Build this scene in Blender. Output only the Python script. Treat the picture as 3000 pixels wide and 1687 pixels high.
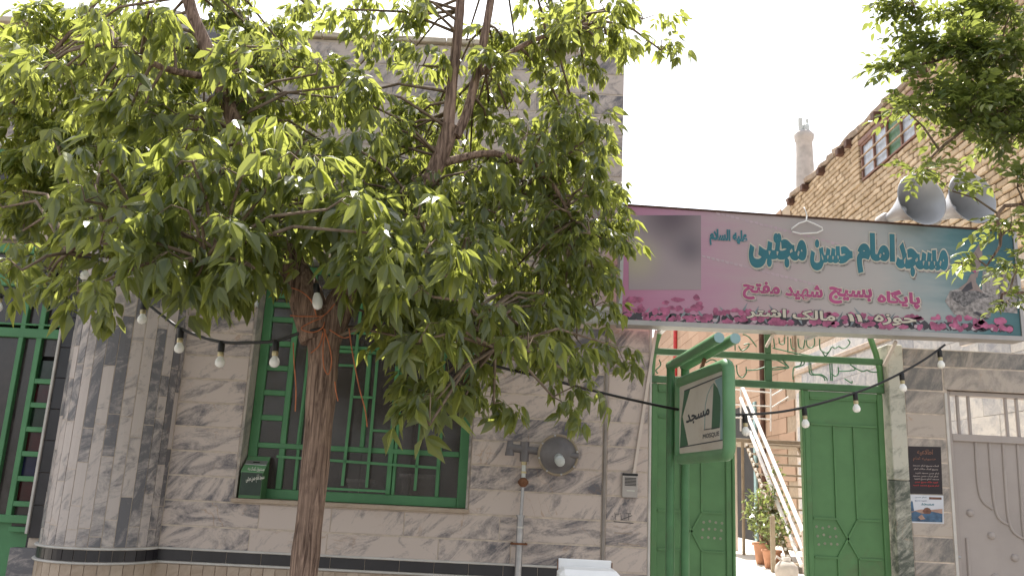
import bpy, math, random, unicodedata
from mathutils import Vector, Matrix, Euler
random.seed(7)
R = math.radians
for o in list(bpy.data.objects): bpy.data.objects.remove(o, do_unlink=True)
scn = bpy.context.scene
COL = scn.collection

# ------------------------------------------------------------------ camera
FPX, PIT, ROL = 2500.0, R(13.2), R(2.8)
CAM = Vector((0, -6.6, 1.5))
_U0 = Vector((0, -math.sin(PIT), math.cos(PIT))); _FW = Vector((0, math.cos(PIT), math.sin(PIT)))
_RT = math.cos(ROL)*Vector((1, 0, 0)) + math.sin(ROL)*_U0
_UP = math.cos(ROL)*_U0 - math.sin(ROL)*Vector((1, 0, 0))
cd = bpy.data.cameras.new('camera'); cam = bpy.data.objects.new('camera', cd); COL.objects.link(cam)
cd.sensor_width = 36; cd.lens = 36*FPX/3000; cd.clip_start = 0.05; cd.clip_end = 2000
m = Matrix((_RT, _UP, -_FW)).transposed().to_4x4(); m.translation = CAM
cam.matrix_world = m
scn.camera = cam
def ray(u, v): return _FW + _RT*((u-1500)/FPX) - _UP*((v-843.5)/FPX)
def py(u, v, y=0.0):
    d = ray(u, v); return CAM + d*((y-CAM.y)/d.y)
def pxx(u, v, x):
    d = ray(u, v); return CAM + d*((x-CAM.x)/d.x)
def pz(u, v, z):
    d = ray(u, v); return CAM + d*((z-CAM.z)/d.z)

# ------------------------------------------------------------------ sky, sun, exposure
SUN_EL, SUN_AZ = R(60), R(-6)          # azimuth from +Y, negative = to the left
w = bpy.data.worlds.new('World'); scn.world = w; w.use_nodes = True
nt = w.node_tree; nt.nodes.clear()
sky = nt.nodes.new('ShaderNodeTexSky'); sky.sky_type = 'NISHITA'; sky.sun_disc = False
sky.sun_elevation = SUN_EL; sky.sun_rotation = SUN_AZ; sky.dust_density = 2.5; sky.air_density = 1.0
hs = nt.nodes.new('ShaderNodeHueSaturation'); hs.inputs['Saturation'].default_value = 0.30
bg = nt.nodes.new('ShaderNodeBackground'); bg.inputs['Strength'].default_value = 0.15
wo = nt.nodes.new('ShaderNodeOutputWorld')
nt.links.new(sky.outputs[0], hs.inputs['Color']); nt.links.new(hs.outputs[0], bg.inputs['Color']); nt.links.new(bg.outputs[0], wo.inputs[0])
sd = bpy.data.lights.new('sun', 'SUN'); sd.energy = 4.5; sd.angle = R(0.5); sd.color = (1, .95, .86)
sun = bpy.data.objects.new('sun', sd); COL.objects.link(sun)
_sv = Vector((math.sin(SUN_AZ)*math.cos(SUN_EL), math.cos(SUN_AZ)*math.cos(SUN_EL), math.sin(SUN_EL)))
sun.rotation_euler = _sv.to_track_quat('Z', 'Y').to_euler(); sun.location = (0, 10, 20)
vs = scn.view_settings; vs.view_transform = 'Standard'; vs.look = 'None'; vs.exposure = 1.22; vs.gamma = 1; vs.use_curve_mapping = False
scn.cycles.max_bounces = 8; scn.cycles.transparent_max_bounces = 12

# ------------------------------------------------------------------ materials
class NB:
    def __init__(s, name):
        s.m = bpy.data.materials.new(name); s.m.use_nodes = True; s.t = s.m.node_tree; s.t.nodes.clear()
        s.out = s.n('ShaderNodeOutputMaterial'); s.b = s.n('ShaderNodeBsdfPrincipled'); s.l(s.b.outputs[0], s.out.inputs[0])
    def n(s, t, **k):
        x = s.t.nodes.new(t)
        for a, v in k.items(): setattr(x, a, v)
        return x
    def l(s, a, b): s.t.links.new(a, b)
    def coord(s, rnd=True, scale=(1, 1, 1), rot=(0, 0, 0)):
        tc = s.n('ShaderNodeTexCoord'); mp = s.n('ShaderNodeMapping'); mp.inputs['Scale'].default_value = scale; mp.inputs['Rotation'].default_value = rot
        if rnd:
            oi = s.n('ShaderNodeObjectInfo'); mu = s.n('ShaderNodeMath', operation='MULTIPLY'); mu.inputs[1].default_value = 57.0
            s.l(oi.outputs['Random'], mu.inputs[0]); ad = s.n('ShaderNodeVectorMath', operation='ADD')
            s.l(tc.outputs['Object'], ad.inputs[0]); s.l(mu.outputs[0], ad.inputs[1]); s.l(ad.outputs[0], mp.inputs[0])
        else: s.l(tc.outputs['Object'], mp.inputs[0])
        return mp.outputs[0]
    def noise(s, vec, scale, detail=4, rough=.55, dist=0):
        x = s.n('ShaderNodeTexNoise'); x.inputs['Scale'].default_value = scale; x.inputs['Detail'].default_value = detail
        x.inputs['Roughness'].default_value = rough; x.inputs['Distortion'].default_value = dist
        if vec is not None: s.l(vec, x.inputs['Vector'])
        return x.outputs[0]
    def ramp(s, fac, stops):
        x = s.n('ShaderNodeValToRGB'); e = x.color_ramp.elements
        while len(e) < len(stops): e.new(.5)
        for k, (p, c) in zip(e, stops): k.position = p; k.color = (*c, 1) if len(c) == 3 else c
        s.l(fac, x.inputs[0]); return x.outputs[0]
    def mix(s, fac, a, b, bt='MIX'):
        x = s.n('ShaderNodeMix', data_type='RGBA', blend_type=bt)
        for i, q in ((0, fac), (6, a), (7, b)):
            if hasattr(q, 'is_output'): s.l(q, x.inputs[i])
            elif i == 0: x.inputs[0].default_value = q
            else: x.inputs[i].default_value = (*q, 1)
        return x.outputs[2]
    def bump(s, h, strength=.2, dist=.01):
        x = s.n('ShaderNodeBump'); x.inputs['Strength'].default_value = strength; x.inputs['Distance'].default_value = dist
        s.l(h, x.inputs['Height']); s.l(x.outputs[0], s.b.inputs['Normal'])
    def set(s, **k):
        for a, v in k.items():
            i = s.b.inputs[a.replace('_', ' ')]
            if hasattr(v, 'is_output'): s.l(v, i)
            elif isinstance(v, tuple): i.default_value = (*v, 1)
            else: i.default_value = v
        return s.m
M = {}
def simple(name, col, rough=.6, var=.18, sc=9, bump=.1, bsc=60, metal=0.0, spec=.4, dirt=None, dirtamt=.35):
    b = NB(name); v = b.coord()
    n1 = b.noise(v, sc, 5)
    lo = tuple(c*(1-var) for c in col); hi = tuple(min(1, c*(1+var)) for c in col)
    c = b.ramp(n1, [(.3, lo), (.7, hi)])
    if dirt:
        n2 = b.noise(v, sc*.45, 7, .7, .6); f = b.ramp(n2, [(.55, (0, 0, 0)), (.78, (dirtamt,)*3)])
        c = b.mix(f, c, dirt)
    if bump: b.bump(b.noise(v, bsc, 3), bump, .004)
    M[name] = b.set(Base_Color=c, Roughness=rough, Metallic=metal, Specular_IOR_Level=spec)
    return M[name]
def marble(name, light, dark, rough=.38, vein=(.36, .2, .1), lo=.36, hi=.62, warm=.5, shf=.11):
    b = NB(name)
    tc = b.n('ShaderNodeTexCoord'); oi = b.n('ShaderNodeObjectInfo')
    mu = b.n('ShaderNodeMath', operation='MULTIPLY'); mu.inputs[1].default_value = 91.0; b.l(oi.outputs['Random'], mu.inputs[0])
    ad = b.n('ShaderNodeVectorMath', operation='ADD'); b.l(tc.outputs['Object'], ad.inputs[0]); b.l(mu.outputs[0], ad.inputs[1])
    fr = b.n('ShaderNodeMath', operation='FRACT'); b.l(mu.outputs[0], fr.inputs[0])
    an = b.n('ShaderNodeMapRange'); an.inputs[3].default_value = .1; an.inputs[4].default_value = 1.05; b.l(fr.outputs[0], an.inputs[0])
    vr = b.n('ShaderNodeVectorRotate', rotation_type='Y_AXIS'); b.l(ad.outputs[0], vr.inputs['Vector']); b.l(an.outputs[0], vr.inputs['Angle'])
    mp = b.n('ShaderNodeMapping'); mp.inputs['Scale'].default_value = (2.6, 5, 7.0); b.l(vr.outputs[0], mp.inputs[0])
    n1 = b.noise(mp.outputs[0], 1.0, 9, .68, 1.3)
    n2 = b.noise(ad.outputs[0], 60, 4, .7)
    n3 = b.noise(ad.outputs[0], 3.0, 3, .5)
    # per-slab shift of how grey the slab is
    sh = b.n('ShaderNodeMapRange'); sh.inputs[3].default_value = -shf; sh.inputs[4].default_value = shf; b.l(oi.outputs['Random'], sh.inputs[0])
    a1 = b.n('ShaderNodeMath', operation='ADD'); b.l(n1, a1.inputs[0]); b.l(sh.outputs[0], a1.inputs[1])
    m2 = b.n('ShaderNodeMath', operation='MULTIPLY_ADD'); m2.inputs[1].default_value = .16; m2.inputs[2].default_value = -.08; b.l(n2, m2.inputs[0])
    a2 = b.n('ShaderNodeMath', operation='ADD'); b.l(a1.outputs[0], a2.inputs[0]); b.l(m2.outputs[0], a2.inputs[1])
    mid = tuple((x*.55+y*.45) for x, y in zip(light, dark))
    c = b.ramp(a2.outputs[0], [(lo, light), (lo+(hi-lo)*.45, mid), (hi, dark)])
    wv = b.n('ShaderNodeTexNoise'); wv.inputs['Scale'].default_value = 3.2; wv.inputs['Detail'].default_value = 6; wv.inputs['Distortion'].default_value = 1.2
    b.l(ad.outputs[0], wv.inputs['Vector'])
    vn = b.ramp(wv.outputs[0], [(.488, (0, 0, 0)), (.5, (warm,)*3), (.512, (0, 0, 0))])
    vm = b.ramp(n3, [(.5, (0, 0, 0)), (.62, (1, 1, 1))])
    c = b.mix(b.mix(1.0, vn, vm, 'MULTIPLY'), c, vein)
    rg = b.ramp(n2, [(.3, (rough-.06,)*3), (.7, (rough+.14,)*3)])
    b.bump(n2, .05, .002)
    M[name] = b.set(Base_Color=c, Roughness=rg, Specular_IOR_Level=.35)
marble('marble', (.56, .465, .41), (.135, .125, .135), lo=.45, hi=.65, shf=.075)
marble('marble_column', (.52, .455, .42), (.15, .145, .155), lo=.43, hi=.64, warm=.2, shf=.17)
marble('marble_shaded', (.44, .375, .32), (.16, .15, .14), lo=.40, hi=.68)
marble('marble_court', (.55, .52, .48), (.26, .26, .28), lo=.36, hi=.7, warm=.2)
marble('travertine', (.50, .40, .31), (.36, .27, .2), rough=.55, lo=.35, hi=.7, warm=.3)
marble('pillar_stone', (.50, .48, .40), (.09, .10, .08), rough=.5, lo=.42, hi=.66, warm=.4)
simple('grout', (.55, .46, .38), .8, .2, 20, .3)
simple('ledge_stone', (.55, .57, .55), .3, .12, 6, .05, dirt=(.3, .24, .18))
simple('strip_stone', (.27, .235, .21), .6, .2, 10, .2)
simple('box_face', (.03, .05, .035), .5, .2, 9, .05)
simple('coping', (.52, .44, .34), .7, .15, 8, .3)
simple('black_tile', (.022, .02, .024), .3, .3, 5, .05, spec=.5)
simple('white_trim', (.55, .52, .48), .6, .12, 10, .1)
simple('green_paint', (.088, .205, .075), .42, .14, 4, .15, 30, dirt=(.11, .10, .055), dirtamt=.65)
simple('green_window', (.08, .235, .10), .42, .14, 5, .1, 40, dirt=(.06, .15, .08), dirtamt=.5)
simple('green_post', (.062, .17, .066), .38, .2, 6, .12, 30, dirt=(.07, .06, .04), dirtamt=.6)
simple('green_light', (.12, .26, .125), .4, .12, 5, .1, 40, dirt=(.25, .28, .14), dirtamt=.5)
simple('green_dark', (.062, .15, .06), .45, .2, 5, .1, dirt=(.03, .07, .03))
simple('green_iron', (.09, .22, .12), .5, .2, 8, .1, dirt=(.12, .07, .04), dirtamt=.6)
simple('rust', (.16, .07, .035), .85, .4, 30, .4)
simple('grey_door', (.36, .315, .29), .5, .07, 3, .08, 50, dirt=(.24, .2, .18), dirtamt=.3)
simple('steel', (.38, .37, .37), .38, .2, 12, .1, metal=.8)
simple('regulator_grey', (.17, .155, .155), .5, .2, 9, .15, metal=.3)
simple('horn_grey', (.42, .42, .43), .42, .1, 4, .05, metal=.35)
simple('alu', (.38, .36, .345), .45, .1, 6, .05, metal=.4)
simple('brass', (.5, .42, .25), .35, .2, 8, .1, metal=.7)
simple('black_plastic', (.015, .014, .014), .45, .3, 8, .1)
simple('intercom_grey', (.40, .36, .33), .5, .06, 8, .05)
simple('cream_plastic', (.62, .53, .46), .5, .08, 8, .05)
simple('white_paint', (.78, .77, .75), .4, .05, 6, .05)
simple('white_rail', (.80, .78, .75), .45, .06, 6, .05)
simple('tan_metal', (.30, .24, .17), .6, .2, 10, .2)
simple('terracotta', (.50, .25, .15), .8, .15, 9, .3)
simple('plaster', (.46, .42, .39), .9, .15, 8, .5, 25)
simple('mud', (.34, .27, .21), .95, .25, 9, .8, 20)
simple('wood_dark', (.09, .045, .03), .8, .3, 9, .4)
simple('frame_red', (.21, .105, .07), .6, .2, 9, .2)
simple('frame_tan', (.34, .24, .15), .7, .2, 9, .2)
simple('mortar', (.36, .28, .20), .95, .15, 14, .6, 40)
simple('brick_wall_far', (.52, .35, .23), .9, .2, 4, .5, 20)
simple('twine', (.42, .14, .06), .8, .3, 30, .4)
simple('asphalt', (.15, .14, .125), .9, .2, 3, .5, 80)
simple('pavement', (.48, .43, .37), .85, .12, 1.2, .4, 50)
simple('court_floor', (.60, .57, .52), .8, .08, 1.0, .2, 30)
simple('board_cream', (.60, .55, .48), .45, .06, 3, .05, dirt=(.38, .24, .14), dirtamt=.45)
simple('board_green', (.055, .14, .08), .45, .12, 5, .03)
simple('board_blue', (.24, .37, .37), .45, .08, 5, .03)
simple('board_dark', (.05, .06, .07), .5, .1, 5, .03)
simple('print_teal', (.035, .16, .20), .5, .15, 4, .02)
simple('print_cream', (.56, .51, .42), .5, .06, 5, .02)
simple('print_magenta', (.38, .075, .19), .5, .15, 5, .02)
simple('print_pink', (.36, .10, .19), .5, .45, 22, .02)
simple('print_leaf', (.20, .23, .25), .5, .4, 12, .02)
simple('print_dark', (.055, .05, .06), .5, .3, 10, .02)
simple('print_pale', (.47, .36, .40), .5, .1, 5, .02)
simple('print_cloth', (.27, .245, .235), .5, .6, 40, .02)
simple('print_sketch', (.15, .14, .14), .5, .85, 45, .02)
simple('print_skin', (.26, .20, .185), .5, .15, 12, .02)
simple('poster_black', (.022, .015, .018), .5, .2, 12, .02)
simple('poster_red', (.40, .03, .03), .5, .2, 12, .02)
simple('poster_text', (.35, .29, .27), .5, .2, 40, .02)
simple('poster_brown', (.16, .07, .045), .5, .4, 40, .02)
simple('poster_white', (.55, .56, .60), .5, .08, 6, .02)
simple('poster_blue', (.05, .10, .17), .5, .5, 22, .02)
simple('poster_sunset', (.35, .22, .17), .5, .3, 14, .02)
simple('letter_white', (.60, .60, .52), .6, .1, 9, .02)
simple('scribble', (.10, .09, .09), .8, .3, 20, 0)
simple('stain_beige', (.36, .29, .24), .8, .3, 20, 0)
simple('rosette', (.24, .25, .17), .6, .2, 20, .02)
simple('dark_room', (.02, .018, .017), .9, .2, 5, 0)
simple('curtain', (.09, .085, .08), .9, .3, 5, .1)

def glass(name, col, rough=.08, spec=.5):
    b = NB(name); v = b.coord(); n = b.noise(v, 7, 5, .6)
    c = b.ramp(n, [(.35, tuple(x*.7 for x in col)), (.7, tuple(x*1.3 for x in col))])
    rg = b.ramp(n, [(.3, (rough,)*3), (.8, (rough+.25,)*3)])
    b.bump(b.noise(v, 2.5, 2), .04, .02)
    M[name] = b.set(Base_Color=c, Roughness=rg, Specular_IOR_Level=spec)
glass('glass_dark', (.045, .036, .034)); glass('glass_red', (.045, .006, .007)); glass('glass_green', (.006, .022, .010)); glass('glass_blue', (.007, .010, .04))
def clear_glass():
    b = NB('window_glass'); v = b.coord(); n = b.noise(v, 6, 5, .6)
    b.set(Base_Color=(.10, .085, .08), Roughness=.12, Specular_IOR_Level=.6)
    tr = b.n('ShaderNodeBsdfTransparent'); mx = b.n('ShaderNodeMixShader'); b.l(b.ramp(n, [(.35, (.42,)*3), (.75, (.62,)*3)]), mx.inputs[0])
    b.l(tr.outputs[0], mx.inputs[1]); b.l(b.b.outputs[0], mx.inputs[2]); b.l(mx.outputs[0], b.out.inputs[0]); M['window_glass'] = b.m
clear_glass()
glass('glass_pale', (.42, .46, .52), .25)  # pale blue reflection painted into the pane colour
def bulbmat():
    b = NB('bulb_glass'); M['bulb_glass'] = b.set(Base_Color=(.9, .88, .83), Roughness=.12, Specular_IOR_Level=.6)
    b.b.inputs['Subsurface Weight'].default_value = .3; b.b.inputs['Subsurface Radius'].default_value = (.02, .02, .02)
bulbmat()
def brickmat():
    b = NB('brick'); oi = b.n('ShaderNodeObjectInfo'); geo = b.n('ShaderNodeNewGeometry'); v = b.coord()
    ad = b.n('ShaderNodeMath', operation='ADD'); b.l(oi.outputs['Random'], ad.inputs[0]); b.l(geo.outputs['Random Per Island'], ad.inputs[1])
    fr = b.n('ShaderNodeMath', operation='FRACT'); b.l(ad.outputs[0], fr.inputs[0])
    c = b.ramp(fr.outputs[0], [(0, (.45, .34, .22)), (.35, (.52, .40, .27)), (.7, (.58, .46, .32)), (1, (.41, .31, .20))])
    n = b.noise(v, 22, 5, .65); c = b.mix(b.ramp(n, [(.4, (0, 0, 0)), (.8, (.45,)*3)]), c, (.30, .2, .13))
    b.bump(b.noise(v, 45, 4), .5, .006); M['brick'] = b.set(Base_Color=c, Roughness=.92, Specular_IOR_Level=.2)
    b = NB('peach_brick'); oi = b.n('ShaderNodeObjectInfo'); v = b.coord()
    c = b.ramp(oi.outputs['Random'], [(0, (.35, .23, .16)), (.5, (.40, .275, .195)), (1, (.31, .205, .14))])
    n = b.noise(v, 6, 5, .65); c = b.mix(b.ramp(n, [(.45, (0, 0, 0)), (.8, (.3,)*3)]), c, (.40, .27, .18))
    b.bump(b.noise(v, 25, 4), .3, .006); M['peach_brick'] = b.set(Base_Color=c, Roughness=.92, Specular_IOR_Level=.2)
brickmat()
def leafmat(name, dark, light, trans, gloss=.3, tw=.42):
    b = NB(name); geo = b.n('ShaderNodeNewGeometry'); oi = b.n('ShaderNodeObjectInfo')
    ad = b.n('ShaderNodeMath', operation='ADD'); b.l(oi.outputs['Random'], ad.inputs[0]); b.l(geo.outputs['Random Per Island'], ad.inputs[1])
    fr = b.n('ShaderNodeMath', operation='FRACT'); b.l(ad.outputs[0], fr.inputs[0])
    c = b.ramp(fr.outputs[0], [(0, dark), (.8, light), (1, tuple(x*y for x, y in zip(light, (1.5, 1.2, .8))))])
    tcx = b.n('ShaderNodeTexCoord'); n = b.noise(tcx.outputs['Object'], 55, 3)
    c = b.mix(b.ramp(n, [(.45, (0, 0, 0)), (.8, (.35,)*3)]), c, tuple(x*.6 for x in dark))
    b.set(Base_Color=c, Roughness=gloss, Specular_IOR_Level=.8)
    tr = b.n('ShaderNodeBsdfTranslucent')
    tcx2 = b.ramp(fr.outputs[0], [(0, tuple(x*.75 for x in trans)), (1, trans)]); b.l(tcx2, tr.inputs[0])
    mx = b.n('ShaderNodeMixShader'); mx.inputs[0].default_value = tw
    b.l(b.b.outputs[0], mx.inputs[1]); b.l(tr.outputs[0], mx.inputs[2]); b.l(mx.outputs[0], b.out.inputs[0])
    M[name] = b.m
leafmat('leaf_maple', (.045, .068, .026), (.085, .112, .045), (.54, .59, .12), .32, .5)
leafmat('leaf_back', (.05, .085, .02), (.095, .135, .035), (.57, .62, .13), .34, .52)
leafmat('leaf_elm', (.040, .075, .014), (.08, .12, .028), (.38, .43, .09), tw=.45)
leafmat('leaf_pot', (.06, .10, .03), (.13, .17, .06), (.3, .36, .1))
def barkmat(name, a, c2, sz=(26, 26, 3.2), st=1.0, smooth=False):
    b = NB(name); v = b.coord(False, sz)
    n = b.noise(v, 1.0, 6, .62, 1.1); n2 = b.noise(b.coord(False), 14, 4)
    c = b.ramp(n, [(.36, a), (.62, c2)]); c = b.mix(b.ramp(n2, [(.5, (0, 0, 0)), (.75, (.4,)*3)]), c, tuple(x*.7 for x in a))
    b.bump(n, st, .012); M[name] = b.set(Base_Color=c, Roughness=.9, Specular_IOR_Level=.2)
barkmat('bark', (.085, .053, .04), (.35, .24, .18), (52, 52, 4.2), 1.0); barkmat('twig', (.12, .085, .06), (.24, .18, .13), (9, 9, 9), .4)
def signmat():
    b = NB('banner_print'); tc = b.n('ShaderNodeTexCoord'); sx = b.n('ShaderNodeSeparateXYZ'); b.l(tc.outputs['Object'], sx.inputs[0])
    v = b.coord(False, (1.2, 1, 6)); n = b.noise(v, 1.4, 5, .6, .4)
    ma = b.n('ShaderNodeMath', operation='MULTIPLY_ADD'); ma.inputs[1].default_value = .55; b.l(n, ma.inputs[0]); b.l(sx.outputs[0], ma.inputs[2])
    mz = b.n('ShaderNodeMath', operation='MULTIPLY_ADD'); mz.inputs[1].default_value = .35; b.l(sx.outputs[2], mz.inputs[0]); b.l(ma.outputs[0], mz.inputs[2])
    mr = b.n('ShaderNodeMapRange'); mr.inputs[1].default_value = -1.15; mr.inputs[2].default_value = 2.0; b.l(mz.outputs[0], mr.inputs[0])
    c = b.ramp(mr.outputs[0], [(0, (.44, .17, .28)), (.2, (.45, .235, .33)), (.36, (.44, .33, .35)), (.50, (.43, .375, .365)), (.66, (.41, .385, .37)), (.78, (.28, .33, .335)), (.88, (.09, .19, .205)), (1, (.03, .10, .115))])
    M['banner_print'] = b.set(Base_Color=c, Roughness=.38, Specular_IOR_Level=.35)
    b = NB('blurred_print'); tc = b.n('ShaderNodeTexCoord')
    def spot(p, r):
        d = b.n('ShaderNodeVectorMath', operation='DISTANCE'); b.l(tc.outputs['Object'], d.inputs[0]); d.inputs[1].default_value = p
        q = b.n('ShaderNodeMapRange', interpolation_type='SMOOTHSTEP'); q.inputs[1].default_value = 0; q.inputs[2].default_value = r; q.inputs[3].default_value = 1; q.inputs[4].default_value = 0
        b.l(d.outputs['Value'], q.inputs[0]); return q.outputs[0]
    c = b.mix(spot((-1.10, 0, .88), .38), (.33, .265, .28), (.115, .085, .10)); c = b.mix(spot((-1.36, 0, .52), .26), c, (.40, .35, .25)); c = b.mix(spot((-.95, 0, .62), .22), c, (.16, .13, .15))
    M['blurred_print'] = b.set(Base_Color=c, Roughness=.4, Specular_IOR_Level=.35)
signmat()

# ------------------------------------------------------------------ builders
OFF = {}
class MB:
    def __init__(s): s.v = []; s.f = []; s.mi = []; s.sm = []
    def add(s, vs, fs, sm=False):
        o = len(s.v); s.v += [Vector(p) for p in vs]
        for f in fs: s.f.append(tuple(i+o for i in f)); s.sm.append(sm)
        return s
    def box(s, x0, x1, y0, y1, z0, z1):
        return s.add([(x, y, z) for z in (z0, z1) for y in (y0, y1) for x in (x0, x1)],
                     [(0, 2, 3, 1), (4, 5, 7, 6), (0, 1, 5, 4), (2, 6, 7, 3), (0, 4, 6, 2), (1, 3, 7, 5)])
    def cbox(s, x0, x1, y0, y1, z0, z1, c=.004):
        c = min(c, abs(x1-x0)*.45, abs(y1-y0)*.45, abs(z1-z0)*.45)
        X = (x0, x1); Y = (y0, y1); Z = (z0, z1); vs = []; ix = {}
        for i in (0, 1):
            for j in (0, 1):
                for k in (0, 1):
                    q = (X[i], Y[j], Z[k]); d = (1-2*i, 1-2*j, 1-2*k)
                    for a in range(3):
                        p = list(q)
                        for t in range(3):
                            if t != a: p[t] += d[t]*c
                        ix[i, j, k, a] = len(vs); vs.append(p)
        fs = []
        for a in range(3):
            b1, b2 = (a+1) % 3, (a+2) % 3
            for s0 in (0, 1):
                def K(p, q, ax=a):
                    t = [0, 0, 0]; t[a] = s0; t[b1] = p; t[b2] = q; return ix[t[0], t[1], t[2], ax]
                f = [K(0, 0), K(1, 0), K(1, 1), K(0, 1)]
                fs.append(tuple(f if s0 else f[::-1]))
        for a in range(3):       # edges parallel to axis a
            b1, b2 = (a+1) % 3, (a+2) % 3
            for p in (0, 1):
                for q in (0, 1):
                    def K(e, ax):
                        t = [0, 0, 0]; t[a] = e; t[b1] = p; t[b2] = q; return ix[t[0], t[1], t[2], ax]
                    f = [K(0, b1), K(1, b1), K(1, b2), K(0, b2)]
                    fs.append(tuple(f if p != q else f[::-1]))
        for i in (0, 1):
            for j in (0, 1):
                for k in (0, 1):
                    f = [ix[i, j, k, 0], ix[i, j, k, 1], ix[i, j, k, 2]]
                    fs.append(tuple(f if (i+j+k) % 2 else f[::-1]))
        return s.add(vs, fs)
    def tube(s, pts, r, n=8, cap=True, sm=True):
        pts = [Vector(p) for p in pts]; k = len(pts); rs = r if isinstance(r, (list, tuple)) else [r]*k
        vs = []; up = None
        for i, p in enumerate(pts):
            t = (pts[min(i+1, k-1)]-pts[max(i-1, 0)]).normalized()
            if up is None: up = Vector((0, 0, 1)) if abs(t.z) < .9 else Vector((1, 0, 0))
            a = t.cross(up).normalized(); b = a.cross(t).normalized(); up = b
            for j in range(n):
                q = 2*math.pi*j/n; vs.append(p+(a*math.cos(q)+b*math.sin(q))*rs[i])
        fs = [(i*n+j, (i+1)*n+j, (i+1)*n+(j+1) % n, i*n+(j+1) % n) for i in range(k-1) for j in range(n)]
        s.add(vs, fs, sm)
        if cap: s.add(vs[:n], [tuple(range(n))]); s.add(vs[-n:], [tuple(range(n))[::-1]])
        return s
    def lathe(s, prof, M4, n=20, sm=True):
        """prof: list of (r, h) along local z, M4: placement"""
        vs = [M4 @ Vector((r*math.cos(2*math.pi*j/n), r*math.sin(2*math.pi*j/n), h)) for r, h in prof for j in range(n)]
        fs = [(i*n+j, i*n+(j+1) % n, (i+1)*n+(j+1) % n, (i+1)*n+j) for i in range(len(prof)-1) for j in range(n)]
        return s.add(vs, fs, sm)
    def bar(s, a, b, wx, wy, up=(0, 1, 0)):
        """square bar from a to b"""
        a = Vector(a); b = Vector(b); t = (b-a).normalized(); u = Vector(up); x = t.cross(u).normalized()*wx/2; y = x.cross(t).normalized()*wy/2
        vs = [p+q for p in (a, b) for q in (-x-y, x-y, x+y, -x+y)]
        return s.add(vs, [(3, 2, 1, 0), (4, 5, 6, 7), (0, 1, 5, 4), (1, 2, 6, 5), (2, 3, 7, 6), (3, 0, 4, 7)])
    def poly(s, pts, thick=Vector((0, .003, 0))):
        n = len(pts); pts = [Vector(p) for p in pts]
        vs = pts+[p+thick for p in pts]
        fs = [tuple(range(n)), tuple(range(n, 2*n))[::-1]]+[(i, i+n, (i+1) % n+n, (i+1) % n) for i in range(n)]
        return s.add(vs, fs)
    def mesh(s, name, mats, off=Vector((0, 0, 0))):
        me = bpy.data.meshes.new(name); me.from_pydata([tuple(v-off) for v in s.v], [], s.f); me.update()
        if any(s.sm): me.polygons.foreach_set('use_smooth', s.sm)
        for q in (mats if isinstance(mats, (list, tuple)) else [mats]): me.materials.append(M[q])
        return me
    def build(s, name, mat, parent=None):
        off = OFF[parent.name] if parent else Vector((0, 0, 0))
        o = bpy.data.objects.new(name, s.mesh(name, mat, off)); COL.objects.link(o)
        if parent: o.parent = parent
        OFF[o.name] = off
        return o
def at_center(name, mb, mat, parent, c):
    """mesh built around the origin, placed at world point c"""
    o = bpy.data.objects.new(name, mb.mesh(name, mat)); COL.objects.link(o); o.parent = parent
    o.location = Vector(c)-(OFF[parent.name] if parent else Vector((0, 0, 0))); OFF[o.name] = OFF[parent.name] if parent else Vector((0, 0, 0))
    return o
def inst(name, me, parent, mat4):
    o = bpy.data.objects.new(name, me); COL.objects.link(o); o.parent = parent
    q = mat4.copy(); q.translation = q.translation-OFF[parent.name]; o.matrix_basis = q
    return o
def tag(o, label, cat=None, group=None, kind=None):
    if label: o['label'] = label
    if cat: o['category'] = cat
    if group: o['group'] = group
    if kind: o['kind'] = kind
    return o
def thing(name, loc, label, cat, group=None):
    o = bpy.data.objects.new(name, None); COL.objects.link(o); o.location = loc; o.empty_display_size = .1
    OFF[o.name] = Vector(loc); return tag(o, label, cat, group)
def struct(name, mb, mat):
    o = mb.build(name, mat); o['kind'] = 'structure'; return o
def look(z, x=None):
    """matrix rotation with local z along given direction"""
    return Vector(z).to_track_quat('Z', 'Y').to_matrix().to_4x4()

# ---- writing: contextual forms of Persian letters, laid out right to left
TAB = {}
for c in list(range(0xFB50, 0xFE00))+list(range(0xFE70, 0xFF00)):
    d = unicodedata.decomposition(chr(c)).split()
    if len(d) == 2 and d[0] in ('<initial>', '<medial>', '<final>', '<isolated>'):
        TAB.setdefault(int(d[1], 16), {})[d[0][1:-1]] = chr(c)
def shape(t):
    if all(ord(c) < 128 for c in t): return t
    t = t.replace('لا', '\uFEFB'); out = []
    dual = lambda c: 'initial' in TAB.get(ord(c), {})
    for i, c in enumerate(t):
        if ord(c) not in TAB:
            if c == '\uFEFB' and i and dual(t[i-1]): c = '\uFEFC'
            out.append(c); continue
        p = i > 0 and dual(t[i-1]); n = i+1 < len(t) and dual(c) and ('final' in TAB.get(ord(t[i+1]), {}) or t[i+1] == '\uFEFB')
        k = 'medial' if p and n else 'final' if p else 'initial' if n else 'isolated'
        g = TAB[ord(c)].get(k, c)
        out.append('\u06D5' if g == '\uFEE9' else g)
    return ''.join(reversed(out))
def _glyph(body, off, bev):
    cu = bpy.data.curves.new('t', 'FONT'); cu.body = body; cu.resolution_u = 3; cu.offset = off; cu.bevel_depth = bev; cu.bevel_resolution = 0
    o = bpy.data.objects.new('t', cu); COL.objects.link(o); dg = bpy.context.evaluated_depsgraph_get()
    me = bpy.data.meshes.new_from_object(o.evaluated_get(dg)); vs = [v.co.copy() for v in me.vertices]; fs = [tuple(p.vertices) for p in me.polygons]
    bpy.data.objects.remove(o, do_unlink=True); bpy.data.curves.remove(cu); bpy.data.meshes.remove(me)
    return vs, fs
_adv = {}; _gl = {}
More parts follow.
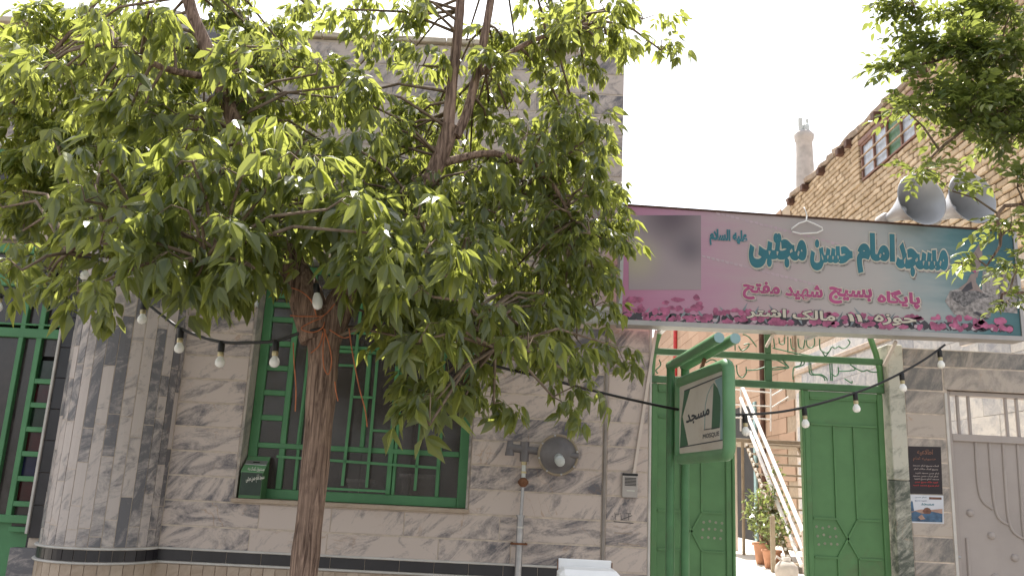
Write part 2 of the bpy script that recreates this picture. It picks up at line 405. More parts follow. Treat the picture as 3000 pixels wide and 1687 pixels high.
def _width(body):
    if body not in _adv: _adv[body] = max(v.x for v in _glyph(body+'|', 0, 0)[0])
    return _adv[body]
def text_geo(t, off, bev):
    """letter by letter, so that joined letters overlap cleanly"""
    b = shape(t); VS, FS = [], []; x = 0.0; w0 = _width('')
    for i, c in enumerate(b):
        if c != ' ':
            if (c, off, bev) not in _gl: _gl[c, off, bev] = _glyph(c, off, bev)
            vs, fs = _gl[c, off, bev]; o = len(VS)
            VS += [Vector((v.x+x, v.y, v.z+(i % 2)*.004+i*.0006)) for v in vs]; FS += [tuple(k+o for k in f) for f in fs]
        x += _width(c)-w0 if c != ' ' else .28
    return VS, FS
_bb = {}
def text_fit(name, t, box, fn, mat, parent, k=.045, off=.0, bev=.02, lift=.002, thick=.0012):
    """box = picture rectangle (u0,v0,u1,v1) that the word fills; fn(u,v,lift) puts it on its plane"""
    if t not in _bb:
        vs, _ = text_geo(t, .015, .015); xs = [v.x for v in vs]; ys = [v.y for v in vs]; _bb[t] = (min(xs), max(xs), min(ys), max(ys))
    x0, x1, y0, y1 = _bb[t]; vs, fs = text_geo(t, off, bev); zs = max(abs(v.z) for v in vs) or 1
    u0, v0, u1, v1 = box; ww = u1-u0; hh = (v1-v0)-abs(k)*ww; mb = MB(); out = []
    for v in vs:
        a = (v.x-x0)/(x1-x0); b = (v.y-y0)/(y1-y0)
        out.append(fn(u0+a*ww, v0+(1-b)*hh+(k*a*ww if k > 0 else -k*(1-a)*ww), lift+thick*v.z/zs))
    mb.add(out, fs); return mb.build(name, mat, parent)

# ------------------------------------------------------------------ ground and setting
struct('street', MB().add([(-400, -400, 0), (400, -400, 0), (400, 400, 0), (-400, 400, 0)], [(0, 1, 2, 3)]), 'asphalt')
struct('pavement', MB().cbox(-40, 40, -3.35, 30, -.2, .12, .01), 'pavement')
struct('kerb', MB().cbox(-40, 40, -3.5, -3.354, -.2, .135, .015), 'white_trim')
struct('courtyard_floor', MB().cbox(.9, 5.3, .02, 26, .125, .70, .01), 'court_floor')

# ------------------------------------------------------------------ mosque facade
mosque = thing('mosque_building', (-1.2, 0, .12), 'grey veined marble mosque facade with round tiled column and green barred window', 'building')
CZ0, CP = .935, .182      # first course line and course height
WX0, WX1, WZ0, WZ1 = -1.985, -.268, 1.335, 3.18
wb = MB()
TH = .3
GF = -.0025       # face of the pointing between the slabs
wb.box(-2.6, WX0-.019, GF, TH, .13, 5.13); wb.box(WX1+.019, 1.10, GF, TH, .13, 2.80); wb.box(WX1+.019, .858, GF, TH, 2.803, 5.13)
wb.box(WX0-.019, WX1+.019, GF, TH, .13, WZ0-.033); wb.box(WX0-.019, WX1+.019, GF, TH, WZ1+.019, 5.13)
wb.box(-3.53, -2.6, .1, TH, .13, 5.13)
wb.box(-7.0, -3.53, .247, .5, 3.32, 5.13); wb.box(-7, -5.05, .262, .5, .13, 3.32)
wb.box(.70, .858, TH+.003, 10, .13, 5.10); wb.box(-7, .70, 9.8, 10, .13, 5.1)
wall = wb.build('wall', 'grout', mosque)
MB().box(-7, .85, TH+.003, 9.79, 4.9, 5.0).build('roof', 'mud', mosque)
def slabs(parent, x0, x1, z0, z1, holes, mat='marble', y=0.0, lmin=.5, lmax=1.0, g=.0065, ry=.006):
    r = 0; z = z0
    while z < z1-.03:
        zt = min(z+CP, z1); segs = [(x0, x1)]
        for hx0, hx1, hz0, hz1 in holes:
            if zt > hz0+.05 and z < hz1-.05:
                n = []
                for a, b in segs:
                    if hx1 <= a or hx0 >= b: n.append((a, b)); continue
                    if hx0 > a: n.append((a, hx0))
                    if hx1 < b: n.append((hx1, b))
                segs = n
        for a, b in segs:
            if b-a < .04: continue
            cuts = [a]
            while b-cuts[-1] > lmax+.15: cuts.append(cuts[-1]+random.uniform(lmin, lmax))
            cuts.append(b)
            for p, q in zip(cuts, cuts[1:]):
                jy = random.uniform(-.0012, .0012)
                hx, hz = (q-p)/2-g/2, (zt-z)/2-g
                at_center('stone_slab', MB().cbox(-hx, hx, -ry, .012, -hz, hz, .002), mat, parent, ((p+q)/2, y+jy, (z+zt)/2))
        z += CP; r += 1
HOLE = (WX0-.02, WX1+.02, WZ0-.03, WZ1+.02)
slabs(wall, -2.515, .752, CZ0, 2.785, [HOLE])
slabs(wall, .782, 1.098, CZ0-.18, 2.785, [], lmin=.4)
slabs(wall, -2.515, .858, CZ0+CP*11-.01, 5.125, [HOLE])
slabs(wall, -5.5, -3.53, CZ0+CP*18, 5.125, [], y=.25)
# vertical strip between wall and gate pillar
MB().cbox(.755, .779, -.022, .011, .95, 2.785, .006).build('strip', 'strip_stone', mosque)
MB().cbox(1.099, 1.118, -.012, .2, .13, 2.80, .004).build('edge_trim', 'white_trim', mosque)
# ledge and coping
def prism_x(prof, x0, x1):
    n = len(prof); vs = [(x, y, z) for x in (x0, x1) for y, z in prof]
    return MB().add(vs, [tuple(range(n)), tuple(range(n, 2*n))[::-1]]+[(i, (i+1) % n, (i+1) % n+n, i+n) for i in range(n)])
lp = [(.01, 2.79), (-.03, 2.79), (-.05, 2.80), (-.06, 2.83), (-.05, 2.86), (-.035, 2.868), (-.035, 2.878), (-.06, 2.885), (-.068, 2.90), (-.06, 2.922), (.01, 2.925)]
for a, b in ((-2.5, WX0), (WX1, .862)):
    prism_x(lp[::-1], a, b).build('ledge', 'ledge_stone', mosque)
x = -5.6
while x < .86:
    q = min(x+random.uniform(.5, .6), .88)
    MB().cbox(x+.003, q-.003, -.045, .4, 5.135, 5.185, .006).build('coping_stone', 'coping', mosque); x = q
# base band of black tiles and vertical travertine tiles
x = -2.515
while x < .74:
    q = min(x+.255, .75)
    MB().cbox(x+.002, q-.002, -.008, .011, .868, .945, .002).build('black_tile', 'black_tile', wall); x = q
MB().cbox(-2.515, .75, -.028, .011, .9465, .962, .004).build('moulding', 'white_trim', mosque)
MB().cbox(-2.515, .75, -.028, .011, .850, .8655, .004).build('moulding', 'white_trim', mosque)
x = -2.515
while x < .70:
    q = x+.088; at_center('base_tile', MB().cbox(-.042, .042, -.012, .011, -.355, .355, .002), 'travertine', wall, ((x+q)/2, random.uniform(-.001, .001), .49)); x = q
# half-round column
CX, CR = -2.937, .4215
colm = MB().lathe([(CR-.003, .125), (CR-.003, 5.1)], Matrix.Translation((CX, 0.02, 0)), 40).build('column', 'grout', mosque)
NS = 16
ang = [math.pi*(1+k/NS) for k in range(NS+1)]
def arc_tile(a0, a1, z0, z1, r, th, n=2):
    am = (a0+a1)/2; g = .0028/r; vs = []; c = Vector((CX+r*math.cos(am), .02+r*math.sin(am), (z0+z1)/2))
    for i in range(n+1):
        a = a0+g+(a1-a0-2*g)*i/n
        for rr in (r-th, r):
            for z in (z0+.003, z1-.003): vs.append(Vector((CX+rr*math.cos(a), .02+rr*math.sin(a), z))-c)
    fs = []
    for i in range(n):
        o = i*4; fs += [(o+2, o+6, o+7, o+3), (o+1, o+3, o+7, o+5), (o+2, o, o+4, o+6)]
    fs += [(0, 2, 3, 1), (n*4+2, n*4, n*4+1, n*4+3)]
    return MB().add(vs, fs), c
for k in range(NS):
    z = .963; first = True
    while z < 5.1:
        h = random.choice([.16, .24, .30, .42, .55, .72])*(random.uniform(.4, 1) if first else 1); first = False
        zt = min(z+h, 5.12)
        mb, c = arc_tile(ang[k], ang[k+1], z, zt, CR+random.uniform(-.001, .001), .012)
        at_center('column_tile', mb, 'marble_column', colm, c); z = zt
    mb, c = arc_tile(ang[k], ang[k+1], .866, .946, CR+.006, .014); at_center('black_tile', mb, 'black_tile', colm, c)
    mb, c = arc_tile(ang[k], ang[k+1], .14, .852, CR+.006, .014); at_center('base_tile', mb, 'travertine', colm, c)
for z in (.9465, .850):
    MB().lathe([(CR-.02, z), (CR+.022, z), (CR+.028, z+.008), (CR+.022, z+.0155), (CR-.02, z+.0155)], Matrix.Translation((CX, .02, 0)), 48).build('moulding', 'white_trim', mosque)
# black jamb beside the green door
z = .97; jb = None
while z < 3.35:
    MB().cbox(-3.523, -3.30, .072, .098, z+.002, min(z+.24, 3.4)-.002, .002).build('jamb_tile', 'black_tile', mosque); z += .24
MB().cbox(-3.545, -3.5245, .055, .14, 1.0, 3.4, .004).build('jamb_trim', 'white_trim', mosque)
MB().box(-3.545, -3.531, .1, .30, .13, 3.4).build('jamb_return', 'black_tile', mosque)
MB().cbox(-3.62, -3.33, .03, .11, .13, .90, .004).build('plinth', 'marble_column', mosque)
# recessed green door with coloured panes
door = MB().box(-5.0, -3.547, .30, .33, .13, 1.06).build('door', 'green_window', mosque)
def fr(mb, u0, u1, z0, z1, y0=.25, y1=.31): mb.cbox(u0, u1, y0, y1, z0, z1, .004)
for x0, x1 in ((-5.05, -4.97), (-4.55, -4.50), (-3.965, -3.925), (-3.82, -3.775), (-3.565, -3.5455)): MB().cbox(x0, x1, .25, .31, 1.06, 3.30).build('stile', 'green_window', door)
for z0, z1 in ((1.06, 1.12), (2.50, 2.575), (2.60, 2.615), (2.92, 3.015), (3.20, 3.275)): MB().cbox(-5.04, -3.546, .247, .3, z0, z1).build('rail', 'green_window', door)
cols = ['glass_green', 'glass_red', 'glass_green', 'glass_red', 'glass_blue', 'glass_red', 'glass_dark']
for i, c in enumerate(cols):
    zt = 2.325-.19*i-.0; MB().box(-3.78, -3.56, .292, .297, zt-.15, zt).build('pane', c, door)
    MB().cbox(-3.776, -3.5655, .251, .305, zt-.19, zt-.15, .003).build('glazing_bar', 'green_window', door)
MB().box(-3.78, -3.56, .292, .297, 2.36, 2.50).build('pane', 'glass_dark', door)
for a, b, z0, z1 in ((-4.97, -4.55, 1.12, 2.5), (-4.5, -3.965, 1.12, 2.5), (-3.925, -3.82, 1.12, 2.5), (-4.97, -3.56, 2.615, 2.92), (-4.97, -3.56, 3.015, 3.2)):
    MB().box(a, b, .293, .298, z0, z1).build('pane', 'glass_dark', door)
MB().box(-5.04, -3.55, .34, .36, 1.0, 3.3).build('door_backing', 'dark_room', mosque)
up = MB().cbox(-5.0, -3.75, .235, .26, 3.45, 4.1, .005).build('upper_window', 'green_window', mosque)
for a in (-4.96, -4.36):
    MB().box(a, a+.56, .222, .234, 3.49, 4.06).build('pane', 'glass_dark', up)
MB().cbox(-5.1, -3.7, .2, .261, 4.12, 4.19, .01).build('lintel', 'ledge_stone', mosque)

# ---- the green window (plane y about .15)
WY = .15
win = MB().box(WX0-.3, WX1+.3, .95, .97, WZ0-.3, WZ1+.2).build('window', 'curtain', mosque)
MB().box(WX0-.3, WX1+.3, .302, .94, WZ0-.05, WZ0-.02).build('inner_sill', 'curtain', win)
def W(u, v, y=WY): return py(u, v, y)
def zl(zx, zy): return 600+zx/1.731, 850+zy/1.731
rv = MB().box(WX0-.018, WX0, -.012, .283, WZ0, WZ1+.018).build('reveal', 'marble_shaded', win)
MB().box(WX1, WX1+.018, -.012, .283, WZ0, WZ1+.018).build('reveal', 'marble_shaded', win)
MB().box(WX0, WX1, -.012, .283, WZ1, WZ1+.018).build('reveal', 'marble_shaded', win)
MB().cbox(WX0-.03, WX1+.03, -.035, .283, WZ0-.032, WZ0-.001, .004).build('sill', 'travertine', win)
xl, xr = WX0+.002, WX1-.002
f = MB(); f.cbox(xl, xl+.07, WY, WY+.05, WZ0+.002, WZ1-.004); f.cbox(xr-.075, xr, WY, WY+.05, WZ0+.002, WZ1-.004)
f.cbox(xl+.071, xr-.076, WY+.001, WY+.05, WZ0+.002, WZ0+.075); f.cbox(xl+.071, xr-.076, WY+.001, WY+.05, WZ1-.06, WZ1-.004)
f.build('frame', 'green_window', win)
X1 = W(*zl(425, 500)).x; X2 = W(*zl(505, 500)).x; Xm = W(*zl(812, 600)).x; Xd = W(*zl(975, 600)).x; Xq = W(*zl(1180, 960)).x
ZR0 = W(*zl(600, 800)).z; ZTR = W(*zl(800, 305)).z
for q in ((X1-.022, X1+.022, WY-.004, WY+.05, WZ0+.076, WZ1-.061), (X2-.012, X2+.012, WY-.002, WY+.05, WZ0+.076, WZ1-.061), (Xd-.04, Xd-.003, WY-.006, WY+.05, WZ0+.076, WZ1-.061),
          (Xd+.003, Xd+.028, WY-.003, WY+.05, WZ0+.076, WZ1-.061), (Xm-.017, Xm+.017, WY-.001, WY+.05, ZR0+.022, ZTR-.028), (Xq-.015, Xq+.015, WY-.001, WY+.05, WZ0+.076, ZR0-.02)):
    MB().cbox(*q).build('stile', 'green_window', win)
for q in ((xl+.071, xr-.076, WY-.008, WY+.05, ZR0-.019, ZR0+.021), (X2, xr-.076, WY-.009, WY+.05, ZTR-.027, ZTR-.002), (X2, xr-.076, WY-.0095, WY+.05, ZTR+.004, ZTR+.03), (xl+.071, xr-.076, WY-.0085, WY+.05, 2.83, 2.87)):
    MB().cbox(*q).build('rail', 'green_window', win)
zp = W(*zl(330, 710)).z; dz = (W(*zl(330, 330)).z-zp)/3
for i in range(7):
    zc = zp+dz*i-dz/2
    if ZR0+.05 < zc < WZ1-.1: MB().cbox(xl+.0705, X1-.0225, WY+.002, WY+.05, zc-.021, zc+.021).build('glazing_bar', 'green_window', win)
xs = [xl+.07, X1, X2, Xm, Xd, Xq if False else xr-.45, xr-.075]
for a, b in zip(xs, xs[1:]):
    for z0, z1 in ((WZ0+.07, ZR0), (ZR0, ZTR), (ZTR, 2.85), (2.85, WZ1-.05)):
        MB().box(a+.001, b-.001, WY+.026, WY+.031, z0+.001, z1-.001).build('pane', 'window_glass', win)
def gbar(a, b, wd=.022):
    MB().bar(W(*zl(*a), WY-.03), W(*zl(*b), WY-.03), wd, .014, (0, 1, 0)).build('grille_bar', 'green_window', win)
gbar((795, 60), (697, 990)); gbar((900, 60), (820, 1000)); gbar((680, 380), (752, 383), .018); gbar((745, 540), (857, 544), .018); gbar((845, 710), (957, 716), .018)
gbar((1125, 300), (1065, 1015)); gbar((365, 842), (1178, 900), .02); gbar((600, 1003), (935, 1020), .018)
gbar((700, 215), (960, 226), .018); gbar((530, 300), (470, 780), .016)
gbar((1215, 300), (1195, 830), .02); gbar((1000, 560), (1100, 566), .018)
# flower pots glimpsed behind the panes
for zx, zw, hh, lab in ((790, 68, .20, 'pale flower pot behind the middle window pane'), (1085, 95, .26, 'wide pale flower pot behind the right window pane'), (885, 40, .10, 'small pale bowl behind the middle window pane')):
    p = W(*zl(zx, 980), .42); p.z = WZ0-.019; r_ = zw/1.731/FPX*7.0
    t_ = thing('flower_pot', p, lab, 'flower pot', 'pots behind the window')
    MB().lathe([(0, 0), (r_*.72, 0), (r_*.95, hh*.85), (r_*1.06, hh*.86), (r_*1.06, hh), (r_*.9, hh)], Matrix.Translation(p), 20).build('bowl', 'white_trim', t_)
    MB().lathe([(r_*.9, hh*.97), (0, hh*.93)], Matrix.Translation(p), 20).build('soil', 'wood_dark', t_)
# ------------------------------------------------------------------ donation box on the sill
bp = py(745, 1440, .02)
box = thing('donation_box', (-1.89, .03, WZ0), 'small green donation box with white lettering in the window corner', 'donation box')
bx0, bx1 = -1.965, -1.80
MB().add([(bx0, -.02, 1.337), (bx1, -.02, 1.337), (bx1, .13, 1.337), (bx0, .13, 1.337), (bx0, -.02, 1.53), (bx1, -.02, 1.53), (bx1, .13, 1.645), (bx0, .13, 1.645)],
         [(3, 2, 1, 0), (0, 1, 5, 4), (1, 2, 6, 5), (2, 3, 7, 6), (3, 0, 4, 7), (4, 5, 6, 7)]).build('body', 'green_dark', box)
def lid(t, s, e=.004): return (bx0+(bx1-bx0)*s, -.02+.15*t-.0*e, 1.53+.115*t+e)
MB().add([lid(-.02, -.02), lid(-.02, 1.02), lid(1, 1.02), lid(1, -.02)]+[lid(-.02, -.02, -.003), lid(-.02, 1.02, -.003), lid(1, 1.02, -.003), lid(1, -.02, -.003)], [(0, 1, 2, 3), (7, 6, 5, 4), (0, 4, 5, 1), (1, 5, 6, 2), (2, 6, 7, 3), (3, 7, 4, 0)]).build('lid', 'green_light', box)
MB().add([lid(.42, .0, .008), lid(.42, 1.0, .008), lid(.68, 1.0, .008), lid(.68, .0, .008)]+[lid(.42, .0, .0045), lid(.42, 1.0, .0045), lid(.68, 1.0, .0045), lid(.68, .0, .0045)], [(0, 1, 2, 3), (0, 4, 5, 1), (1, 5, 6, 2), (2, 6, 7, 3), (3, 7, 4, 0)]).build('slot_plate', 'steel', box)
MB().add([lid(.52, .35, .0085), lid(.52, .65, .0085), lid(.6, .65, .0085), lid(.6, .35, .0085)], [(0, 1, 2, 3)]).build('slot', 'black_plastic', box)
MB().box(bx0+.004, bx1-.004, -.0225, -.0203, 1.36, 1.527).build('front_plate', 'box_face', box)
fbox = lambda u, v, l: py(u, v, -.0228-l)
Bz = lambda a, b, c, d_: (650+a/5.796, 1250+b/5.796, 650+c/5.796, 1250+d_/5.796)
text_fit('lettering', 'صندوق کمک به', Bz(440, 670, 725, 765), fbox, 'letter_white', box, .05, 0, .03)
text_fit('lettering', 'مسجد امام حسن مجتبی', Bz(408, 790, 720, 965), fbox, 'letter_white', box, -.12, 0, .03)

# ------------------------------------------------------------------ gas regulator and pipe
reg = thing('gas_regulator', (.2, -.1, .12), 'round grey gas regulator with valve and standing pipe on the marble wall', 'gas regulator')
rc = py(1635, 1332, -.14)
MB().lathe([(.0, -.05), (.10, -.05), (.125, -.035), (.15, -.012), (.152, 0), (.15, .012), (.135, .016), (.128, .014), (.10, .03), (.05, .05), (.0, .052)], Matrix.Translation(rc) @ look((-.05, -1, -.05)), 36).build('diaphragm', 'regulator_grey', reg)
rim = MB(); rr = Matrix.Translation(rc) @ look((-.05, -1, -.05))
rim.lathe([(.135, .017), (.14, .024), (.15, .022), (.154, .012)], rr, 36); rim.build('rim', 'tan_metal', reg)
for k in range(8):
    a = 2*math.pi*k/8+.2; q = rr @ Vector((.143*math.cos(a), .143*math.sin(a), .02))
    MB().lathe([(.008, -.0), (.008, .012), (0, .013)], Matrix.Translation(q) @ look((0, -1, 0)), 6, False).build('bolt', 'steel', reg)
cp = MB().lathe([(.034, .03), (.034, .10), (.037, .102), (.037, .116), (.034, .118), (.034, .15), (.030, .155), (0, .156)], Matrix.Translation(rc+Vector((.0, 0, -.01))) @ look((.06, -1, -.32)), 20).build('spring_cap', 'ledge_stone', reg)
bp_ = rc+Vector((-.25, .03, .03))
MB().tube([rc+Vector((-.12, .03, .02)), bp_], .028, 12).build('inlet', 'regulator_grey', reg)
MB().tube([rc+Vector((.07, -.02, -.0)), rc+Vector((.15, -.02, .0))], .022, 10).build('vent', 'regulator_grey', reg)
MB().tube([bp_+Vector((0, 0, .055)), bp_+Vector((0, 0, -.09))], .034, 12).build('elbow', 'regulator_grey', reg)
MB().tube([bp_+Vector((0, 0, 0)), bp_+Vector((-.13, 0, .01))], .03, 12).tube([bp_+Vector((-.11, 0, .06)), bp_+Vector((-.11, 0, -.05))], [.02, .036], 12).build('coupling', 'regulator_grey', reg)
p1 = bp_+Vector((0, 0, -.09))
MB().tube([p1, p1+Vector((0, 0, -.025))], .022, 10).tube([p1+Vector((0, 0, -.07)), p1+Vector((0, 0, -.085))], .023, 10).build('brass_nut', 'brass', reg)
MB().tube([p1+Vector((0, 0, -.02)), p1+Vector((0, 0, -.13))], .016, 10).build('nipple', 'ledge_stone', reg)
MB().lathe([(.0, -.03), (.02, -.03), (.036, -.015), (.036, .015), (.02, .03), (0, .03)], Matrix.Translation(p1+Vector((0, 0, -.15))) @ look((0, -1, 0)), 14).tube([p1+Vector((-.04, 0, -.15)), p1+Vector((.04, 0, -.15))], .012, 8).build('valve', 'rust', reg)
pb = Vector((p1.x, p1.y, p1.z-.16)); MB().tube([pb, (pb.x-.005, pb.y, 1.30)], .013, 10).build('pipe', 'steel', reg)
MB().tube([(pb.x-.008, pb.y, 1.31), (pb.x-.01, pb.y, .12)], .026, 12).tube([(pb.x-.008, pb.y, 1.315), (pb.x-.008, pb.y, 1.30)], .032, 12).build('sleeve', 'steel', reg)
MB().tube([(pb.x-.008, pb.y, 1.235), (pb.x-.008, pb.y, 1.222)], .03, 12).build('clamp', 'white_trim', reg)
MB().cbox(pb.x-.075, pb.x+.05, pb.y-.03, pb.y-.022, 1.105, 1.12, .002).tube([(pb.x-.06, pb.y-.02, 1.112), (pb.x-.06, 0, 1.112)], .006, 6).tube([(pb.x+.04, pb.y-.02, 1.112), (pb.x+.04, 0, 1.112)], .006, 6).build('bracket', 'rust', reg)
# ------------------------------------------------------------------ intercom and its conduit
a = py(1822, 1392, -.01); b = py(1866, 1458, -.01)
ic = thing('intercom', (a.x, -.01, b.z), 'small grey intercom with louvred speaker below a sloping cream conduit', 'intercom')
MB().cbox(a.x, b.x, -.04, -.008, b.z, a.z, .004).build('body', 'intercom_grey', ic)
MB().cbox(a.x+.003, b.x+.002, -.036, -.008, a.z+.0005, a.z+.018, .003).build('top_cap', 'black_plastic', ic)
for k in range(6): MB().box(a.x+.018, b.x-.012, -.0415, -.0402, a.z-.020-k*.0105, a.z-.014-k*.0105).build('slot', 'black_plastic', ic)
MB().box(a.x+.035, b.x-.022, -.0412, -.0402, b.z+.048, b.z+.055).build('name_mark', 'letter_white', ic)
c0 = py(1857, 1389, -.02); c1 = py(1922, 967, -.02)
MB().bar(c0, c1, .022, .016, (0, 1, 0)).build('conduit', 'cream_plastic', ic)
# painted scribble on the stone
sc_ = thing('painted_mark', py(1830, 1510, 0), 'faint black painted mark on marble below the intercom', 'painted mark')
f2 = lambda u, v, l: py(u, v, -.0078-l)
text_fit('lettering', 'T ۱۳۰', (1790, 1492, 1850, 1525), f2, 'scribble', sc_, .05, -.02, .005, 0, .0003)
mk = MB()
for q in (((1798, 1527), (1856, 1532)), ((1818, 1522), (1852, 1509))): mk.bar(f2(*q[0], 0), f2(*q[1], 0), .006, .0006, (0, 1, 0))
mk.build('stroke', 'scribble', sc_)
s2 = MB()
for u0, v0, u1, v1 in ((1812, 1590, 1876, 1597), (1800, 1560, 1850, 1562)): s2.bar(f2(u0, v0, 0), f2(u1, v1, 0), .012, .0006, (0, 1, 0))
s2.build('stroke', 'stain_beige', sc_)
# ------------------------------------------------------------------ gate
GY = .08
gate = thing('gate', (2.0, GY, .70), 'green sheet metal double gate with arched ironwork lettering above', 'gate')
gz = lambda zx, zy: (2350+zx/1.841, 900+zy/1.841)
GT = 2.405
def leaf(x0, x1, mirror, name_label):
    lf = MB().box(x0+.03, x1-.03, GY+.012, GY+.022, .72, GT-.05).build('gate_leaf', 'green_paint', gate)
    f = MB(); f.cbox(x0, x0+.045, GY-.006, GY+.03, .71, GT-.046, .005); f.cbox(x1-.045, x1, GY-.006, GY+.03, .71, GT-.046, .005)
    f.cbox(x0+.0455, x1-.0455, GY-.004, GY+.029, GT-.10, GT-.048, .005); f.cbox(x0+.0455, x1-.0455, GY-.004, GY+.029, .71, .77, .005)
    f.build('leaf_frame', 'green_paint', lf)
    wd = x1-x0
    X = lambda s: (x1-s*wd) if mirror else (x0+s*wd)
    def mould(s0, z0, s1, z1):
        MB().bar((X(s0), GY+.008, z0), (X(s1), GY+.008, z1), .014, .018, (0, 1, 0)).build('moulding', 'green_paint', lf)
    a_, b_ = .37, .62
    mould(.085, 2.10, .915, 2.10)
    mould(a_, 2.09, a_, 1.40); mould(b_, 2.09, b_, 1.40)
    mould(.085, 1.393, a_, 1.393); mould(b_, 1.393, .915, 1.393)
    mould(a_, 1.39, b_, 1.115); mould(b_, 1.39, a_, 1.115)
    mould(.085, 1.11, a_, 1.11); mould(b_, 1.11, .915, 1.11)
    mould(a_, 1.105, a_, .78); mould(b_, 1.105, b_, .78)
    mould(.085, 2.30, .915, 2.30)
    for r_ in range(3):
        for c_ in range(4):
            px_ = X(.12+.075*c_+.01*r_); pz_ = 1.335-.06*r_-random.uniform(0, .015)
            MB().lathe([(.011, 0), (.011, .002), (0, .0025)], Matrix.Translation((px_, GY+.0115, pz_)) @ look((0, -1, 0)), 6, False).build('rosette', 'rosette', lf)
    return lf
leaf(1.135, 1.752, True, ''); leaf(2.322, 2.945, False, '')
MB().cbox(1.752, 1.775, GY-.02, GY+.04, .71, GT-.045, .006).build('edge_post', 'green_paint', gate)
MB().cbox(2.300, 2.321, GY-.02, GY+.04, .71, GT-.045, .006).build('edge_post', 'green_paint', gate)
MB().cbox(1.12, 2.955, GY-.02, GY+.03, GT-.043, GT+.012, .005).build('transom_bar', 'green_dark', gate)
MB().cbox(1.12, 2.955, GY-.02, GY+.03, 2.585, 2.635, .005).build('transom_bar', 'green_dark', gate)
for xx in (1.122, 2.923): MB().cbox(xx, xx+.03, GY-.015, GY+.03, GT+.013, 2.584, .004).build('side_bar', 'green_paint', gate)
xx = py(2250, 1060, GY).x; MB().cbox(xx-.028, xx+.028, GY-.012, GY+.02, GT+.013, 2.584, .004).build('mullion', 'green_dark', gate)
MB().cbox(xx-.024, xx+.024, GY-.012, GY+.02, 2.636, 3.05, .004).build('mullion', 'green_dark', gate)
ar = MB(); pts = []
for k in range(25):
    t = math.pi*k/24; pts.append((2.037+.905*math.cos(t), GY+.005, 2.42+1.0*math.sin(t)))
ar.tube(pts, .024, 8); ar.build('arch', 'green_paint', gate)
# ironwork letters and scrolls
giron = lambda u, v, l: py(u, v, GY-.002-l)
G2 = lambda a, b, c, d_: (1850+a/3.22, 960+b/3.22, 1850+c/3.22, 960+d_/3.22)
def iron(pts, r=.0055, sc=True):
    P_ = [py(1850+a/3.22, 960+b/3.22, GY) for a, b in pts]; Q = []
    for i in range(len(P_)-1):
        p0, p1_, p2, p3 = P_[max(i-1, 0)], P_[i], P_[i+1], P_[min(i+2, len(P_)-1)]
        for k in range(5):
            t = k/5; Q.append(.5*((2*p1_)+(p2-p0)*t+(2*p0-5*p1_+4*p2-p3)*t*t+(3*p1_-p0-3*p2+p3)*t**3))
    Q.append(P_[-1]); MB().tube(Q, r, 5).build('iron_scroll', 'green_iron', gate)
for q in ([(1475, 85), (1475, 235)], [(1570, 100), (1580, 180), (1620, 190), (1635, 110)], [(1650, 100), (1655, 165), (1690, 190), (1725, 160), (1725, 100)],
          [(1775, 105), (1780, 200), (1830, 235), (1870, 215), (1890, 180), (1920, 195), (1950, 175), (1990, 195), (2030, 180), (2060, 140), (2040, 110)],
          [(1800, 225), (1830, 265), (1870, 215)], [(1330, 190), (1420, 210), (1550, 240), (1700, 265)],
          [(1360, 300), (1420, 330), (1485, 375), (1400, 370), (1270, 385)], [(1430, 310), (1485, 372)], [(1525, 490), (1530, 380), (1590, 355), (1605, 320)], [(1545, 375), (1620, 350), (1630, 320)],
          [(1675, 325), (1685, 435), (1770, 445), (1815, 470), (1825, 500)], [(1690, 330), (1705, 430), (1790, 440), (1840, 475), (1845, 500)],
          [(1870, 335), (1880, 500)], [(1890, 335), (1895, 500)], [(1885, 430), (1920, 455), (1950, 430), (1950, 370)], [(1960, 410), (2060, 405), (2110, 390), (2060, 345)], [(2060, 345), (2120, 385), (2180, 410), (2220, 400), (2260, 415), (2345, 420)],
          [(975, 120), (978, 215)], [(1010, 170), (1040, 215), (1090, 190), (1110, 150), (1060, 160)], [(990, 350), (1000, 430), (1040, 470), (1080, 430), (1080, 370)],
          [(1090, 400), (1180, 395), (1260, 370)], [(260, 300), (275, 350), (230, 400), (250, 430)], [(520, 380), (560, 350), (640, 330)], [(1050, 60), (1110, 90), (1180, 180)], [(1340, 100), (1350, 190)], [(1390, 95), (1400, 150), (1440, 150), (1440, 90)],
          [(1500, 100), (1510, 190), (1540, 200)], [(1270, 380), (1350, 395), (1480, 378)], [(2010, 480), (2075, 520), (2080, 500)], [(700, 330), (760, 300), (820, 340), (800, 420)]):
    iron(q)
MB().bar(py(2245, 1015, -.05), py(2268, 975, -.2), .02, .02).build('stay', 'cream_plastic', gate)
MB().bar(py(2590, 1070, -.02), py(2625, 1000, -.2), .022, .02).build('stay', 'cream_plastic', gate)
# ------------------------------------------------------------------ annex wall with posters and grey door
annex = thing('annex_wall', (4.0, 0, .12), 'marble clad wall with grey metal door beside the green gate', 'wall')
DX = 3.415
aw = MB(); aw.box(3.0, DX-.002, GF, .25, .13, 2.72); aw.box(DX-.002, 4.45, GF, .25, 2.41, 2.72); aw.box(4.45, 5.9, .012, .25, .13, 2.72)
awall = aw.build('wall', 'grout', annex)
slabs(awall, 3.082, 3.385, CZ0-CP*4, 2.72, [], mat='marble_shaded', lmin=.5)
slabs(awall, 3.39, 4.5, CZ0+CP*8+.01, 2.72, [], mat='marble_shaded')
MB().cbox(3.386, 3.408, -.012, .04, .13, 2.38, .003).build('edge_trim', 'white_trim', annex)
